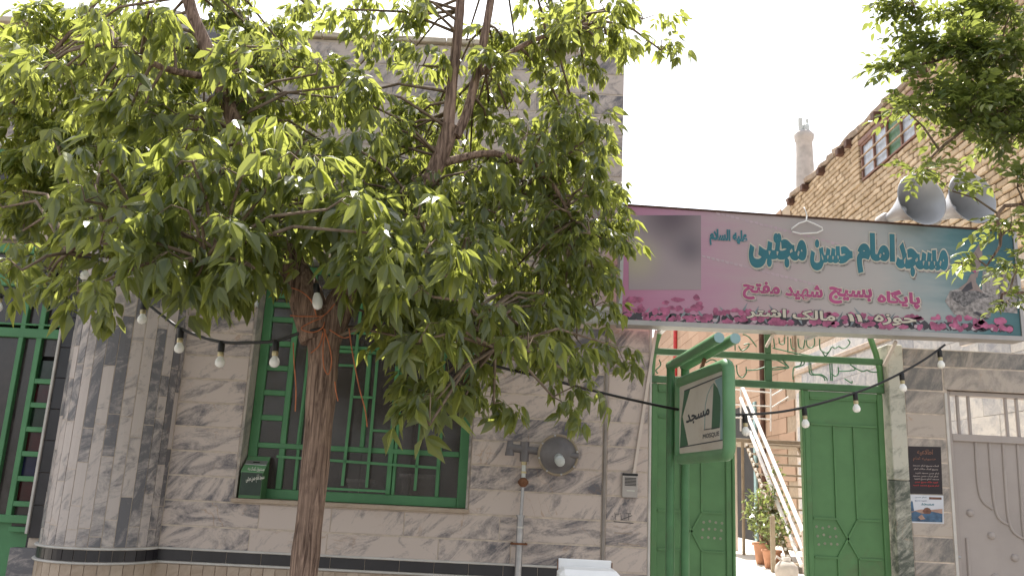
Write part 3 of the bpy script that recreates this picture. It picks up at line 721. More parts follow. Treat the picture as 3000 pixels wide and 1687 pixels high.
# gate pillar reveal: two tall stone slabs
for z0, z1 in ((.13, 1.70), (1.703, 2.74)):
    at_center('pillar_slab', MB().cbox(-.061, .061, -.10, .10, -(z1-z0)/2, (z1-z0)/2, .006), 'pillar_stone', annex, (3.018, .085, (z0+z1)/2))
dr = MB().box(DX+.03, 4.42, .06, .075, .14, 2.03).build('door', 'grey_door', annex)
f = MB(); f.cbox(DX, DX+.035, .03, .12, .14, 2.405, .004); f.cbox(4.41, 4.445, .03, .12, .14, 2.405, .004); f.cbox(DX+.036, 4.409, .032, .12, 2.37, 2.404, .004); f.cbox(DX+.036, 4.409, .032, .12, 2.02, 2.075, .004)
f.build('door_frame', 'grey_door', dr)
dz5 = lambda a, b, y=.05: py(2350+a/1.841, 900+b/1.841, y)
for a0 in (845, 905, 1105, 1165, 1250, 1330):
    p = dz5(a0, 590); MB().cbox(p.x-.011, p.x+.011, .05, .072, 2.0755, 2.3695, .003).build('transom_bar', 'grey_door', dr)
p = dz5(1180, 590)
def jt(pts, r=.011):
    P_ = [dz5(a, b, .058) for a, b in pts]; Q = []
    for i in range(len(P_)-1):
        p0, p1_, p2, p3 = P_[max(i-1, 0)], P_[i], P_[i+1], P_[min(i+2, len(P_)-1)]
        for k in range(5):
            t = k/5; Q.append(.5*((2*p1_)+(p2-p0)*t+(2*p0-5*p1_+4*p2-p3)*t*t+(3*p1_-p0-3*p2+p3)*t**3))
    Q.append(P_[-1]); MB().tube(Q, r, 8).build('moulding', 'grey_door', dr)
jt([(933, 725), (940, 850), (952, 985), (978, 1050), (1028, 1087)]); jt([(1008, 730), (1020, 900), (1036, 1062), (1060, 1135), (1108, 1170)])
jt([(1082, 735), (1095, 950), (1112, 1140), (1140, 1210), (1190, 1245)]); jt([(1160, 740), (1178, 1000), (1195, 1225), (1225, 1290), (1275, 1325)])
jt([(1238, 745), (1255, 1000), (1275, 1310), (1310, 1370), (1360, 1405)]); jt([(888, 1243), (902, 1449), (910, 1560)], .013)
for a0, b0 in ((906, 1108), (1020, 1230), (1146, 1350), (1270, 1470), (1040, 1455)):
    q = dz5(a0, b0, .06); MB().lathe([(.030, 0), (.028, .008), (.020, .016), (.009, .02), (0, .021)], Matrix.Translation(q) @ look((0, -1, 0)), 14).build('boss', 'grey_door', dr)
q = dz5(843, 1346, .045); MB().lathe([(.016, 0), (.016, .012), (.011, .016), (.0, .017)], Matrix.Translation(q) @ look((0, -1, 0)), 12).build('lock', 'steel', dr)
# posters
def rect(z5, y=-.0085):
    return [dz5(a, b, y) for a, b in z5]
ps = thing('poster', dz5(660, 870, -.008), 'black poster with red and pale Persian text on the marble pillar', 'poster', 'posters on the pillar')
MB().poly(rect([(575, 1003), (573, 748), (748, 752), (758, 1008)][::-1])).build('sheet', 'poster_black', ps)
fp = lambda u, v, l: py(u, v, -.0088-l)
Z5 = lambda a, b, c, d_: (2350+a/1.841, 900+b/1.841, 2350+c/1.841, 900+d_/1.841)
words = ['کمک', 'مسجد', 'شهید', 'امام', 'حسن', 'بسیج', 'مالک']
text_fit('title', 'اطلاعیه', Z5(620, 763, 705, 800), fp, 'poster_brown', ps, .03, 0, .03, .0002, .0003)
text_fit('title', 'حسینیه امام', Z5(598, 803, 722, 832), fp, 'poster_brown', ps, .03, 0, .02, .0002, .0003)
for k, (yy, mt) in enumerate(((846, 'poster_text'), (864, 'poster_text'), (886, 'poster_text'), (902, 'poster_text'), (917, 'poster_text'), (934, 'poster_red'), (952, 'poster_red'))):
    text_fit('text_line', ' '.join(random.sample(words, 4)), Z5(597+6*(k % 3), yy, 738-5*(k % 2), yy+17), fp, mt, ps, .03, 0, .03, .0002, .0003)
ps2 = thing('poster', dz5(670, 1090, -.008), 'small white and blue landscape poster below a black poster', 'poster', 'posters on the pillar')
MB().poly(rect([(578, 1160), (573, 1008), (762, 1014), (765, 1166)][::-1], -.0095)).build('sheet', 'poster_white', ps2)
fq = lambda a, b, l: dz5(a, b, -.0100-l)
def flat(pts, mat, name, par, lift=0): return MB().poly([fq(a, b, lift) for a, b in pts], Vector((0, .0004, 0))).build(name, mat, par)
flat([(584, 1100), (640, 1088), (700, 1090), (757, 1085), (757, 1118), (584, 1118)], 'poster_sunset', 'printed_sky', ps2)
flat([(584, 1108), (610, 1098), (650, 1112), (700, 1100), (757, 1112), (757, 1158), (584, 1153)], 'poster_blue', 'printed_land', ps2, .0006)
flat([(650, 1098), (660, 1082), (675, 1078), (690, 1084), (697, 1100), (690, 1112), (660, 1112)], 'poster_brown', 'printed_dome', ps2, .0012)
flat([(585, 1098), (587, 1050), (592, 1040), (597, 1050), (604, 1098)], 'poster_blue', 'printed_tower', ps2, .0012)
flat([(685, 1022), (752, 1024), (752, 1036), (685, 1034)], 'poster_brown', 'printed_band', ps2, .0006)
flat([(625, 1130), (645, 1115), (665, 1140), (640, 1145)], 'poster_sunset', 'printed_path', ps2, .0012)
fp2 = lambda u, v, l: py(u, v, -.0100-l)
text_fit('text_line', 'امام حسن', Z5(608, 1018, 670, 1030), fp2, 'poster_blue', ps2, .03, 0, .02, .0004, .0003)
text_fit('text_line', 'شهید بسیج', Z5(608, 1036, 672, 1048), fp2, 'poster_blue', ps2, .03, 0, .02, .0004, .0003)
text_fit('text_line', 'مسجد', Z5(640, 1052, 712, 1072), fp2, 'print_teal', ps2, .03, 0, .02, .0004, .0003)

# ------------------------------------------------------------------ big banner over the gate
SY = -.30
ban = thing('banner_sign', (2.3, SY, 2.74), 'long pink and teal printed signboard with Persian lettering over the gate', 'sign')
TL, BL, TR, BR = (Vector((.822, 0, 3.689)), Vector((.813, 0, 2.737)), Vector((3.875, 0, 3.626)), Vector((3.875, 0, 2.763)))
def S(a, b, y): 
    p = (BL*(1-a)+BR*a)*(1-b)+(TL*(1-a)+TR*a)*b; p.y = y; return p
def sbox(a0, a1, b0, b1, y0, y1):
    vs = [S(a, b, y) for b in (b0, b1) for y in (y0, y1) for a in (a0, a1)]
    return MB().add(vs, [(0, 2, 3, 1), (4, 5, 7, 6), (0, 1, 5, 4), (2, 6, 7, 3), (0, 4, 6, 2), (1, 3, 7, 5)])
sbox(.008, .992, .04, .985, SY, SY+.10).build('face', 'banner_print', ban)
sbox(0, 1, 0, .0385, SY-.012, SY+.15).build('frame_rail', 'alu', ban); sbox(0, 1, .9865, 1.0, SY-.012, SY+.15).build('frame_rail', 'wood_dark', ban)
sbox(-.001, .0075, .039, .986, SY-.011, SY+.149).build('frame_rail', 'alu', ban); sbox(.9925, 1.001, .039, .986, SY-.011, SY+.149).build('frame_rail', 'alu', ban)
for a in (.12, .5, .9): MB().bar(S(a, .02, SY+.14), S(a, .02, .02), .04, .04, (0, 0, 1)).build('bracket', 'steel', ban)
zb = lambda a, b: (1800+a/2.1467, 560+b/2.1467)
fb = lambda u, v, l: py(u, v, SY-.001-l)
def B6(a, b, c, d_): return (*zb(a, b), *zb(c, d_))
def bflat(pts, mat, name, lift=.0006): return MB().poly([fb(*zb(a, b), lift) for a, b in pts], Vector((0, .0005, 0))).build(name, mat, ban)
bflat([(90, 152), (545, 152), (545, 620), (90, 620)], 'blurred_print', 'printed_picture')
# flower border
def blob(cx, cy, rx, ry, n=9, j=.35): return [(cx+rx*math.cos(2*math.pi*k/n)*random.uniform(1-j, 1), cy+ry*math.sin(2*math.pi*k/n)*random.uniform(1-j, 1)) for k in range(n)]
fl, lv, dk, pl = MB(), MB(), MB(), MB()
rs = random.Random(5)
for k in range(64):
    cx = 60+k*38.5+rs.uniform(-14, 14); base = 762+.032*(cx-60); 
    if k % 2: 
        x_, y_ = cx, base+rs.uniform(-25, 40); dx, dy = rs.choice((-1, 1, 1))*rs.uniform(25, 60), rs.uniform(35, 75)
        lv.poly([fb(*zb(*q), .0009) for q in ((x_-dx, y_-dy*.9), (x_-dx*.2+12, y_-dy*.1), (x_+dx*.3, y_+30), (x_-dx*.35-10, y_-dy*.2))], Vector((0, .0003, 0)))
    dk.poly([fb(*zb(*q), .0005) for q in blob(cx+10, base+22, 36, 34)], Vector((0, .0003, 0)))
    if k % 3 == 0: pl.poly([fb(*zb(*q), .0010) for q in blob(cx, base+30, 20, 14)], Vector((0, .0003, 0)))
    for q in range(2):
        x_, y_ = cx+rs.uniform(-22, 22), base+rs.choice((-1, 1))*rs.uniform(8, 36)
        fl.poly([fb(*zb(*w_), .0013+.0001*((k+q) % 5)) for w_ in blob(x_, y_, rs.uniform(22, 44), rs.uniform(16, 32), 11, .5)], Vector((0, .0003, 0)))
for cx in (120, 350, 520):
    for q in range(4): fl.poly([fb(*zb(*w_), .0013+.0001*q) for w_ in blob(cx+rs.uniform(-55, 55), 700+rs.uniform(-30, 40), rs.uniform(25, 50), rs.uniform(16, 30), 11, .45)], Vector((0, .0003, 0)))
dk.build('printed_shade', 'print_dark', ban); lv.build('printed_leaves', 'print_leaf', ban); pl.build('printed_highlights', 'print_pale', ban); tag(fl.build('printed_flowers', 'print_pink', ban), None, kind='stuff')
# plain figure print at the right end
z9 = lambda a, b: ((2650+a/3.294-1800)*2.1467, (560+b/3.294-560)*2.1467)
def fig(pts, mat, lift): bflat([z9(*p) for p in pts], mat, 'printed_figure', lift)
fig([(745, 470), (752, 640), (700, 840), (600, 650), (670, 590)], 'print_skin', .0004)
fig([(755, 770), (1085, 780), (1090, 1180), (740, 1150)], 'print_cloth', .0005)
fig([(390, 1060), (440, 960), (560, 930), (650, 900), (760, 960), (850, 1060), (830, 1220), (640, 1230), (480, 1190)], 'print_cloth', .0007)
fig([(520, 940), (600, 880), (640, 800), (690, 790), (690, 880), (760, 980), (640, 1010)], 'print_skin', .0009)
fig([(430, 970), (560, 960), (700, 960), (840, 1020), (700, 1040), (580, 1120), (470, 1050)], 'print_sketch', .0011)
fig([(550, 960), (600, 900), (645, 870), (660, 940), (600, 970)], 'print_dark', .0012)
fig([(480, 700), (540, 680), (640, 690), (685, 745), (690, 790), (640, 770), (560, 725)], 'print_magenta', .0013)
fig([(470, 705), (500, 675), (590, 665), (680, 720), (682, 745), (600, 705)], 'print_dark', .0015)
fig([(925, 760), (965, 770), (980, 900), (960, 1000), (930, 1100), (900, 1100), (905, 900)], 'print_skin', .0008)
fig([(915, 790), (945, 780), (955, 920), (930, 1090), (905, 1090)], 'print_sketch', .0010)
fig([(660, 1170), (700, 1160), (820, 1230), (780, 1240)], 'print_dark', .0012)
# pale diagonal script bands, very faint
for (x0, y0), (x1, y1) in (((640, 130), (1420, 330)), ((550, 400), (1300, 590))):
    for k in range(26):
        t = k/26; bx_, by_ = x0+(x1-x0)*t, y0+(y1-y0)*t
        bflat([(bx_, by_), (bx_+24, by_+rs.uniform(2, 8)), (bx_+24, by_+rs.uniform(14, 26)), (bx_+4, by_+rs.uniform(10, 20))], 'print_pale', 'printed_band', .0004)
def bt(t, box, mat, om, bold, out, sh=None, k=.055):
    q = B6(*box)
    if sh: text_fit('letter_shadow', t, (q[0]+4, q[1]+5, q[2]+4, q[3]+5), fb, sh, ban, k, .0, out, .0018, .0005)
    text_fit('letter_outline', t, q, fb, om, ban, k, .0, out, .0027, .0006)
    text_fit('lettering', t, q, fb, mat, ban, k, bold*.5, bold, .0042, .0007)
for t, bx_ in (('مسجد', (1775, 330, 2095, 540)), ('امام', (1530, 265, 1760, 520)), ('حسن', (1235, 310, 1495, 502)), ('مجتبی', (850, 265, 1205, 490))):
    bt(t, bx_, 'print_teal', 'print_cream', .045, .10, 'print_cloth')
bt('علیه السلام', (600, 238, 835, 350), 'print_teal', 'print_pale', .04, .075)
for t, bx_ in (('پایگاه', (1655, 615, 1922, 740)), ('بسیج', (1350, 600, 1620, 718)), ('شهید', (1075, 582, 1310, 692)), ('مفتح', (808, 562, 1040, 690))):
    bt(t, bx_, 'print_magenta', 'print_cream', .03, .085, 'print_cloth')
for t, bx_ in (('حوزه', (1635, 768, 1900, 852)), ('۱۱', (1465, 770, 1560, 822)), ('مالک', (1120, 742, 1390, 818)), ('اشتر', (830, 728, 1080, 812))):
    bt(t, bx_, 'print_cream', 'print_dark', .02, .07)
# ------------------------------------------------------------------ loudspeaker horns above the banner
def horn(u, v, y, lab):
    c = py(u, v, y); ax = Vector((.20, -.97, .08)).normalized(); t = thing('horn_loudspeaker', c-ax*.42-Vector((0, 0, .05)), lab, 'loudspeaker', 'horn loudspeakers above the banner')
    MM = Matrix.Translation(c) @ look(ax)
    prof = [(.034, -.40), (.05, -.34), (.068, -.27), (.10, -.18), (.15, -.08), (.205, 0), (.212, .003), (.208, .006), (.198, -.004), (.145, -.085), (.095, -.185), (.062, -.27), (.03, -.34), (0, -.345)]
    MB().lathe(prof, MM, 40).build('bell', 'horn_grey', t)
    MB().lathe([(0, -.52), (.05, -.52), (.06, -.505), (.06, -.42), (.05, -.40), (.03, -.395)], MM, 20).build('driver', 'intercom_grey', t)
    MB().lathe([(0, -.20), (.02, -.20), (.035, -.22), (.04, -.30), (.02, -.345)], MM, 16).build('reflector', 'horn_grey', t)
    q = c-ax*.44; MB().tube([q, (q.x, q.y, 3.2)], .016, 8).tube([(q.x, q.y, 3.3), (q.x, SY+.14, 3.3)], .014, 8).build('bracket', 'steel', t)
horn(2848, 580, -.36, 'grey horn loudspeaker above the banner, closer to the elm tree'); horn(2700, 584, -.40, 'grey horn loudspeaker above the banner, closer to the wire hanger')
# wire hanger
hg = thing('wire_hanger', py(2368, 620, SY-.02), 'bent white wire hanger hooked over the banner top', 'wire hanger')
H = lambda a, b, y=SY-.03: py(2200+a/2.07, b/2.07, y)
MB().tube([H(340, 1310, SY-.02), H(335, 1340), H(290, 1355), H(245, 1388), H(250, 1405), H(300, 1418), H(400, 1412), H(435, 1395), H(430, 1380), H(385, 1358), H(340, 1340)], .006, 8).build('wire', 'white_rail', hg)
MB().tube([H(340, 1320, SY-.02), H(338, 1302, SY-.02), H(330, 1275, SY-.015), H(322, 1258, SY), H(315, 1265, SY+.02)], .004, 6).build('hook', 'white_rail', hg)
# ------------------------------------------------------------------ projecting mosque sign on two posts
sg = thing('street_sign', (1.09, -1.1, .12), 'green tubular post sign with white board reading MOSQUE', 'sign')
for x0, x1 in ((1.055, 1.118), (1.148, 1.205)):
    MB().tube([(x0, -1.1, .12), (x0, -1.1, 2.31)], .027, 14).build('post', 'green_post', sg)
    dv = Vector((x1-x0, -1.0, .012)).normalized()
    MB().tube([(x0, -1.075, 2.325), Vector((x0, -1.075, 2.325))+dv*1.03], .030, 14).build('arm', 'green_light', sg)
    e = Vector((x0, -1.075, 2.325))+dv*1.031; MB().tube([e, e+dv*.006], .0285, 14).build('end_cap', 'board_blue', sg)
A0 = Vector((1.10, -1.125, 0)); A1 = Vector((1.187, -2.08, 0)); dA = (A1-A0).normalized(); nA = Vector((-dA.y, dA.x, 0)); 
if nA.x > 0: nA = -nA
ZT, ZB = 2.243, 1.695; fr_ = .034
loop = []
def cor(base, zc, a0):
    for k in range(6):
        t = a0+math.pi/2*k/5; loop.append(base+dA*(.045*math.cos(t))+Vector((0, 0, zc+.045*math.sin(t))))
L_ = (A1-A0).length
cor(A0+dA*(L_-fr_-.045), ZT-fr_-.045, 0); cor(A0+dA*(fr_+.045), ZT-fr_-.045, math.pi/2); cor(A0+dA*(fr_+.045), ZB+fr_+.045, math.pi); cor(A0+dA*(L_-fr_-.045), ZB+fr_+.045, 1.5*math.pi)
loop.append(loop[0]); loop.append(loop[1])
MB().tube(loop, fr_, 14, False).build('frame', 'green_light', sg)
nrm = nA
def onp(u, v, l=0.0):
    d = ray(u, v); p0 = A0+nrm*(.012+l); t = (p0-CAM).dot(nrm)/d.dot(nrm); return CAM+d*t
q8 = lambda a, b: (1900+a/3.149, 940+b/3.149)
def sflat(pts, mat, name, l): return MB().poly([onp(*q8(a, b), l) for a, b in pts], -nrm*.0008).build(name, mat, sg)
bd = [A0+dA*fr_+Vector((0, 0, ZB+fr_)), A0+dA*(L_-fr_)+Vector((0, 0, ZB+fr_)), A0+dA*(L_-fr_)+Vector((0, 0, ZT-fr_)), A0+dA*fr_+Vector((0, 0, ZT-fr_))]
MB().poly([p+nrm*.012 for p in bd], -nrm*.024).build('board', 'board_cream', sg)
sflat([(330, 650), (383, 625), (312, 880), (365, 1143), (290, 1163), (300, 900)], 'board_green', 'printed_corner', .001)
sflat([(608, 548), (700, 500), (697, 1090), (660, 1098), (662, 780), (648, 650), (628, 590)], 'board_blue', 'printed_field', .001)
sflat([(600, 568), (640, 625), (662, 700), (664, 820), (655, 983), (580, 1000), (590, 780)], 'board_green', 'printed_arch', .0012)
sflat([(328, 640), (703, 486), (703, 498), (328, 652)], 'board_dark', 'printed_line', .0014); sflat([(288, 1160), (682, 1090), (682, 1101), (288, 1170)], 'board_dark', 'printed_line', .0014)
sflat([(510, 998), (650, 975), (650, 985), (510, 1006)], 'board_dark', 'printed_line', .0015)
cv = [(600, 572), (570, 610), (540, 680), (520, 780), (513, 1000)]
for (a, b), (c, d_) in zip(cv, cv[1:]): sflat([(a, b), (a+5, b), (c+5, d_), (c, d_)], 'board_blue', 'printed_line', .0016)
fs_ = lambda u, v, l: onp(u, v, l)
def Q8(a, b, c, d_): return (*q8(a, b), *q8(c, d_))
text_fit('lettering', 'مسجد', Q8(345, 785, 562, 970), fs_, 'board_dark', sg, -.38, .0, .03, .0015, .0006)
text_fit('lettering', 'MOSQUE', Q8(500, 1012, 652, 1095), fs_, 'board_dark', sg, -.2, 0, .012, .0015, .0006)
MB().bar(A0+dA*.45+Vector((0, 0, ZT-.01)), A0+dA*.45+Vector((.03, 0, 2.32)), .03, .02, (1, 0, 0)).build('hanger', 'rust', sg)
MB().cbox(1.075, 1.095, -1.12, -1.08, 1.98, 2.06, .003).build('hinge', 'rust', sg)
MB().cbox(1.075, 1.095, -1.12, -1.08, 1.80, 1.84, .003).build('hinge', 'rust', sg)
# ------------------------------------------------------------------ white charity box on a pole, at the sunny edge of the pavement
cy_ = -2.95; a = py(1640, 1668, cy_); b = py(1824, 1668, cy_); zt = (a.z+b.z)/2-.004
cb = thing('charity_box', ((a.x+b.x)/2, cy_, .12), 'white painted metal box on a short pole at the pavement edge', 'box')
MB().cbox(a.x, b.x, cy_, cy_+.20, zt-.34, zt, .022).build('body', 'white_paint', cb)
MB().cbox(a.x+.006, b.x-.02, cy_+.203, cy_+.215, zt-.3, zt+.028, .003).build('back_plate', 'white_paint', cb)
MB().cbox(a.x+.003, a.x+.0058, cy_+.20, cy_+.217, zt-.05, zt+.026, .001).build('hinge', 'rust', cb); MB().cbox(b.x-.0198, b.x-.016, cy_+.20, cy_+.217, zt-.05, zt+.02, .001).build('hinge', 'rust', cb)
MB().tube([((a.x+b.x)/2, cy_+.1, .12), ((a.x+b.x)/2, cy_+.1, zt-.338)], .03, 12).build('pole', 'steel', cb)

# ------------------------------------------------------------------ string lights
def ipath(P_, n=6):
    Q = []
    for i in range(len(P_)-1):
        p0, p1_, p2, p3 = P_[max(i-1, 0)], P_[i], P_[i+1], P_[min(i+2, len(P_)-1)]
        for k in range(n):
            t = k/n; Q.append(.5*((2*p1_)+(p2-p0)*t+(2*p0-5*p1_+4*p2-p3)*t*t+(3*p1_-p0-3*p2+p3)*t**3))
    return Q+[P_[-1]]
def lights(lab, pts, yf, lamps, tilt=0):
    P_ = [py(u, v, yf(u)) for u, v in pts]; t = thing('string_light', P_[0], lab, 'string lights', 'strings of bulbs')
    MB().tube(ipath(P_), .0085, 8).build('cable', 'black_plastic', t)
    for u, v, s in lamps:
        top = py(u, v, yf(u)); dn = Vector((.04+tilt*.1, -.03, -1)).normalized(); L = look(-dn)
        so = MB().lathe([(0, .006), (.014, .004), (.017, -.01), (.018, -.05), (.016, -.055), (0, -.055)], Matrix.Translation(top) @ L, 12).build('socket', 'black_plastic', t)
        MB().lathe([(.0145, -.054), (.0165, -.06), (.0165, -.075), (.0145, -.08)], Matrix.Translation(top) @ L, 12).build('collar', 'brass', so)
        MB().lathe([(.013, -.079), (.016, -.087), (.023, -.097), (.0265, -.110), (.025, -.124), (.016, -.135), (0, -.139)], Matrix.Translation(top) @ L, 16).build('bulb', 'bulb_glass', so)
lights('string of white bulbs hanging left from the tree fork past the tiled column', [(-60, 905), (90, 820), (255, 750), (420, 880), (470, 920), (535, 965), (640, 1000), (740, 1003), (810, 998), (880, 975), (945, 962)],
       lambda u: -2.42+(945-u)/945*1.1, [(255, 755, 1), (423, 880, 1), (531, 962, 1), (650, 1001, 1), (809, 998, 1), (3, 850, 1)])
lights('string of white bulbs slung across the gate behind the post sign', [(1150, 940), (1400, 1055), (1590, 1105), (1750, 1147), (1940, 1190), (2060, 1210), (2150, 1214), (2260, 1209), (2360, 1192), (2470, 1162), (2560, 1130), (2640, 1092), (2710, 1052), (2768, 1010)],
       lambda u: -2.1+(u-1150)/1618*1.77, [(2182, 1214, 1), (2356, 1193, 1), (2505, 1150, 1), (2641, 1092, 1), (2752, 1025, 1)])
lamp = thing('hanging_bulb', py(935, 862, -2.45), 'white bulb resting in the fork of the tree trunk', 'bulb')
MB().lathe([(0, .0), (.016, .0), (.017, .04), (.015, .05)], Matrix.Translation(py(928, 858, -2.42)) @ look((-.2, .2, .9)), 12).build('socket', 'black_plastic', lamp)
MB().lathe([(.014, .0), (.02, -.015), (.026, -.04), (.026, -.06), (.02, -.08), (0, -.09)], Matrix.Translation(py(928, 860, -2.42)) @ look((-.2, .2, .9)), 14).build('bulb', 'bulb_glass', lamp)

# ------------------------------------------------------------------ brick house, side wall of the courtyard
HX = 5.2
house = thing('brick_house', (HX+1.5, 5, .12), 'old tan brick house with beam ends and red framed upper window', 'building')
hw = MB(); hw.box(HX+.03, 9, .8, 8.72, 4.12, 7.05); hw.box(HX+.08, 9, .8, 8.72, .13, 4.12)
hwall = hw.build('wall', 'mortar', house)
bm_ = MB().cbox(-.032, .03, -.104, .104, -.038, .038, .012).mesh('brick', 'brick')
rb = random.Random(3); cand = []
zrow = 4.2; row = 0; BP = .0895
wy0, wy1, wz0, wz1 = 3.72, 5.44, 6.23, 6.80
def zlow(y): return 4.2 if y < 1.3 else 4.2+(y-1.3)*(6.45-4.2)/(8.7-1.3)
while zrow < 7.02:
    y = .85+(.11 if row % 2 else 0)
    while y < 8.65:
        if not (wy0-.08 < y < wy1+.08 and wz0-.03 < zrow < wz1+.12) and zrow > zlow(y)-.35: cand.append((y, zrow))
        y += .222
    zrow += BP; row += 1
vis = sorted([c for c in cand if c[1] > zlow(c[0]) and c[0] > 3.0], key=lambda c: c[0])[:300]; vset = set(vis)
rest = MB()
for (y, z) in cand:
    jx = rb.uniform(-.012, .008); q = Matrix.Translation((HX+jx, y+rb.uniform(-.006, .006), z)) @ Euler((rb.uniform(-.03, .03), 0, rb.uniform(-.05, .05))).to_matrix().to_4x4()
    if (y, z) in vset: inst('brick', bm_, hwall, q)
    else: rest.add([q @ v.co for v in bm_.vertices], [tuple(p.vertices) for p in bm_.polygons])
tag(rest.build('brickwork', 'brick', hwall), None, kind='stuff')
# brick pier beside the window
for k in range(9):
    MB().cbox(HX-.06, HX+.03, 5.47, 5.72, 6.2+k*BP, 6.2+k*BP+.075, .012).build('pier_brick', 'brick', house)
# roof edge, uneven mud layer
rp = MB(); N_ = 60
vs = []
for i in range(N_+1):
    y = .75+(8.78-.75)*i/N_; dz_ = .05*math.sin(i*.9)+rb.uniform(-.03, .03); dx_ = rb.uniform(-.03, .03)
    vs += [(HX-.06+dx_, y, 7.04+rb.uniform(-.015, .01)), (HX-.08+dx_, y, 7.10+dz_*.4), (HX+.05, y, 7.19+dz_), (9, y, 7.16), (9, y, 7.04)]
fs = []
for i in range(N_):
    for j in range(5): fs.append((i*5+j, i*5+(j+1) % 5, (i+1)*5+(j+1) % 5, (i+1)*5+j))
fs += [tuple(range(5))[::-1], tuple(range(N_*5, N_*5+5))]
rp.add(vs, fs); rp.build('roof_edge', 'mud', house)
for yb in (8.5, 7.75, 6.95, 6.1, 5.75, 4.75, 3.4, 2.6, 1.8):
    MB().cbox(HX-.14, HX+.1, yb-.06, yb+.06, 6.90, 7.02, .012).build('beam_end', 'wood_dark', house)
hwin = MB().box(HX+.015, HX+.028, wy0, wy1, wz0, wz1).build('window', 'curtain', house)
f = MB()
for yy in (wy0+.02, wy0+.42, wy0+.85, wy0+1.28, wy1-.02): f.cbox(HX-.035, HX+.029, yy-.02, yy+.02, wz0, wz1, .004)
f.cbox(HX-.038, HX+.029, wy0+.041, wy1-.041, wz1-.03, wz1, .004); f.cbox(HX-.038, HX+.029, wy0+.041, wy1-.041, wz0, wz0+.03, .004); f.build('frame', 'frame_red', hwin)
for zz in (wz0+.17, wz0+.36): MB().cbox(HX-.062, HX-.039, wy0, wy1, zz-.012, zz+.012, .003).build('bar', 'frame_tan', hwin)
MB().cbox(HX-.05, HX+.06, wy0-.08, wy1+.06, wz1+.003, wz1+.09, .01).build('lintel', 'frame_red', hwin)
for a, b, mt in ((wy0+.04, wy0+.4, 'glass_pale'), (wy0+.44, wy0+.83, 'green_dark'), (wy0+.87, wy0+1.26, 'glass_pale'), (wy0+1.3, wy1-.04, 'glass_pale')):
    MB().box(HX-.005, HX+.005, a, b, wz0+.03, wz1-.03).build('pane', mt, hwin)
# chimney
ch = thing('chimney', (5.75, 9.2, 7.0), 'plastered chimney with two short metal pipes behind the brick house', 'chimney')
q = Matrix.Translation((5.66, 9.2, 0)) @ Matrix.Rotation(.3, 4, 'Z')
MB().lathe([(.20, 5.0), (.19, 7.4), (.165, 8.2), (.16, 8.45), (.19, 8.52), (.20, 8.62), (.15, 8.68), (0, 8.69)], q, 9).build('stack', 'plaster', ch)
MB().tube([(5.58, 9.15, 8.6), (5.58, 9.15, 8.95)], .045, 10).build('pipe', 'ledge_stone', ch); MB().tube([(5.75, 9.25, 8.6), (5.75, 9.25, 8.98)], .03, 10).build('pipe', 'ledge_stone', ch)
MB().lathe([(.06, 8.62), (.075, 8.7), (.07, 8.82), (.03, 8.86), (0, 8.86)], Matrix.Translation((5.70, 9.18, 0)), 10).build('cowl', 'ledge_stone', ch)
MB().box(5.3, 7.5, 8.75, 10.2, 4.9, 5.0).build('base_slab', 'mud', ch)
# courtyard side wall of marble panels, then peach brick farther back
side = thing('courtyard_wall', (HX, 6, .7), 'sunlit marble panelled wall along the courtyard stairs', 'wall')
sw = MB().box(HX+.012, HX+.075, .3, 8.8, .705, 4.1).build('backing', 'grout', side)
pm = MB().cbox(-.006, .012, -.298, .298, -.148, .148, .003).mesh('panel', 'marble_court')
z = .855; k = 0
while z < 4.0:
    y = .6+(.3 if k % 2 else 0)
    while y < 8.6: inst('panel', pm, sw, Matrix.Translation((HX+random.uniform(-.001, .001), y, z))); y += .6
    z += .30; k += 1
MB().cbox(HX-.05, HX+.01, .3, 8.8, 3.72, 3.80, .01).build('ledge', 'travertine', side)
far = thing('courtyard_building', (HX, 16, .7), 'peach brick building wall running along the far courtyard', 'building')
fw = MB().box(HX+.013, HX+.3, 8.81, 25, .705, 7.05).box(.9, HX+.01, 24.5, 24.8, .705, 6.5).build('wall', 'mortar', far)
pm2 = MB().cbox(-.006, .013, -.446, .446, -.141, .141, .004).mesh('block', 'peach_brick')
z = .855; k = 0
while z < 7.0:
    y = 9.3+(.45 if k % 2 else 0)
    while y < 24.4:
        if not (11.4 < y < 13.4 and z < 3.4): inst('block', pm2, fw, Matrix.Translation((HX+random.uniform(-.002, .002), y, z)))
        y += .9
    z += .29; k += 1
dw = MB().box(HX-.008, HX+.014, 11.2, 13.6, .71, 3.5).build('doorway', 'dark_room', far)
MB().cbox(HX-.05, HX-.009, 11.15, 11.3, .71, 3.5, .005).build('door_frame', 'board_blue', dw)
MB().tube([(HX-.05, 10.6, .7), (HX-.05, 10.6, 6.8)], .05, 8).build('downpipe', 'wood_dark', far)
MB().tube([(HX-.05, 19.5, .7), (HX-.05, 19.5, 7.0)], .07, 8).build('downpipe', 'poster_red', far)
MB().cbox(HX-.03, HX-.007, 14.2, 15.4, 4.2, 4.8, .01).build('vent_window', 'regulator_grey', far)
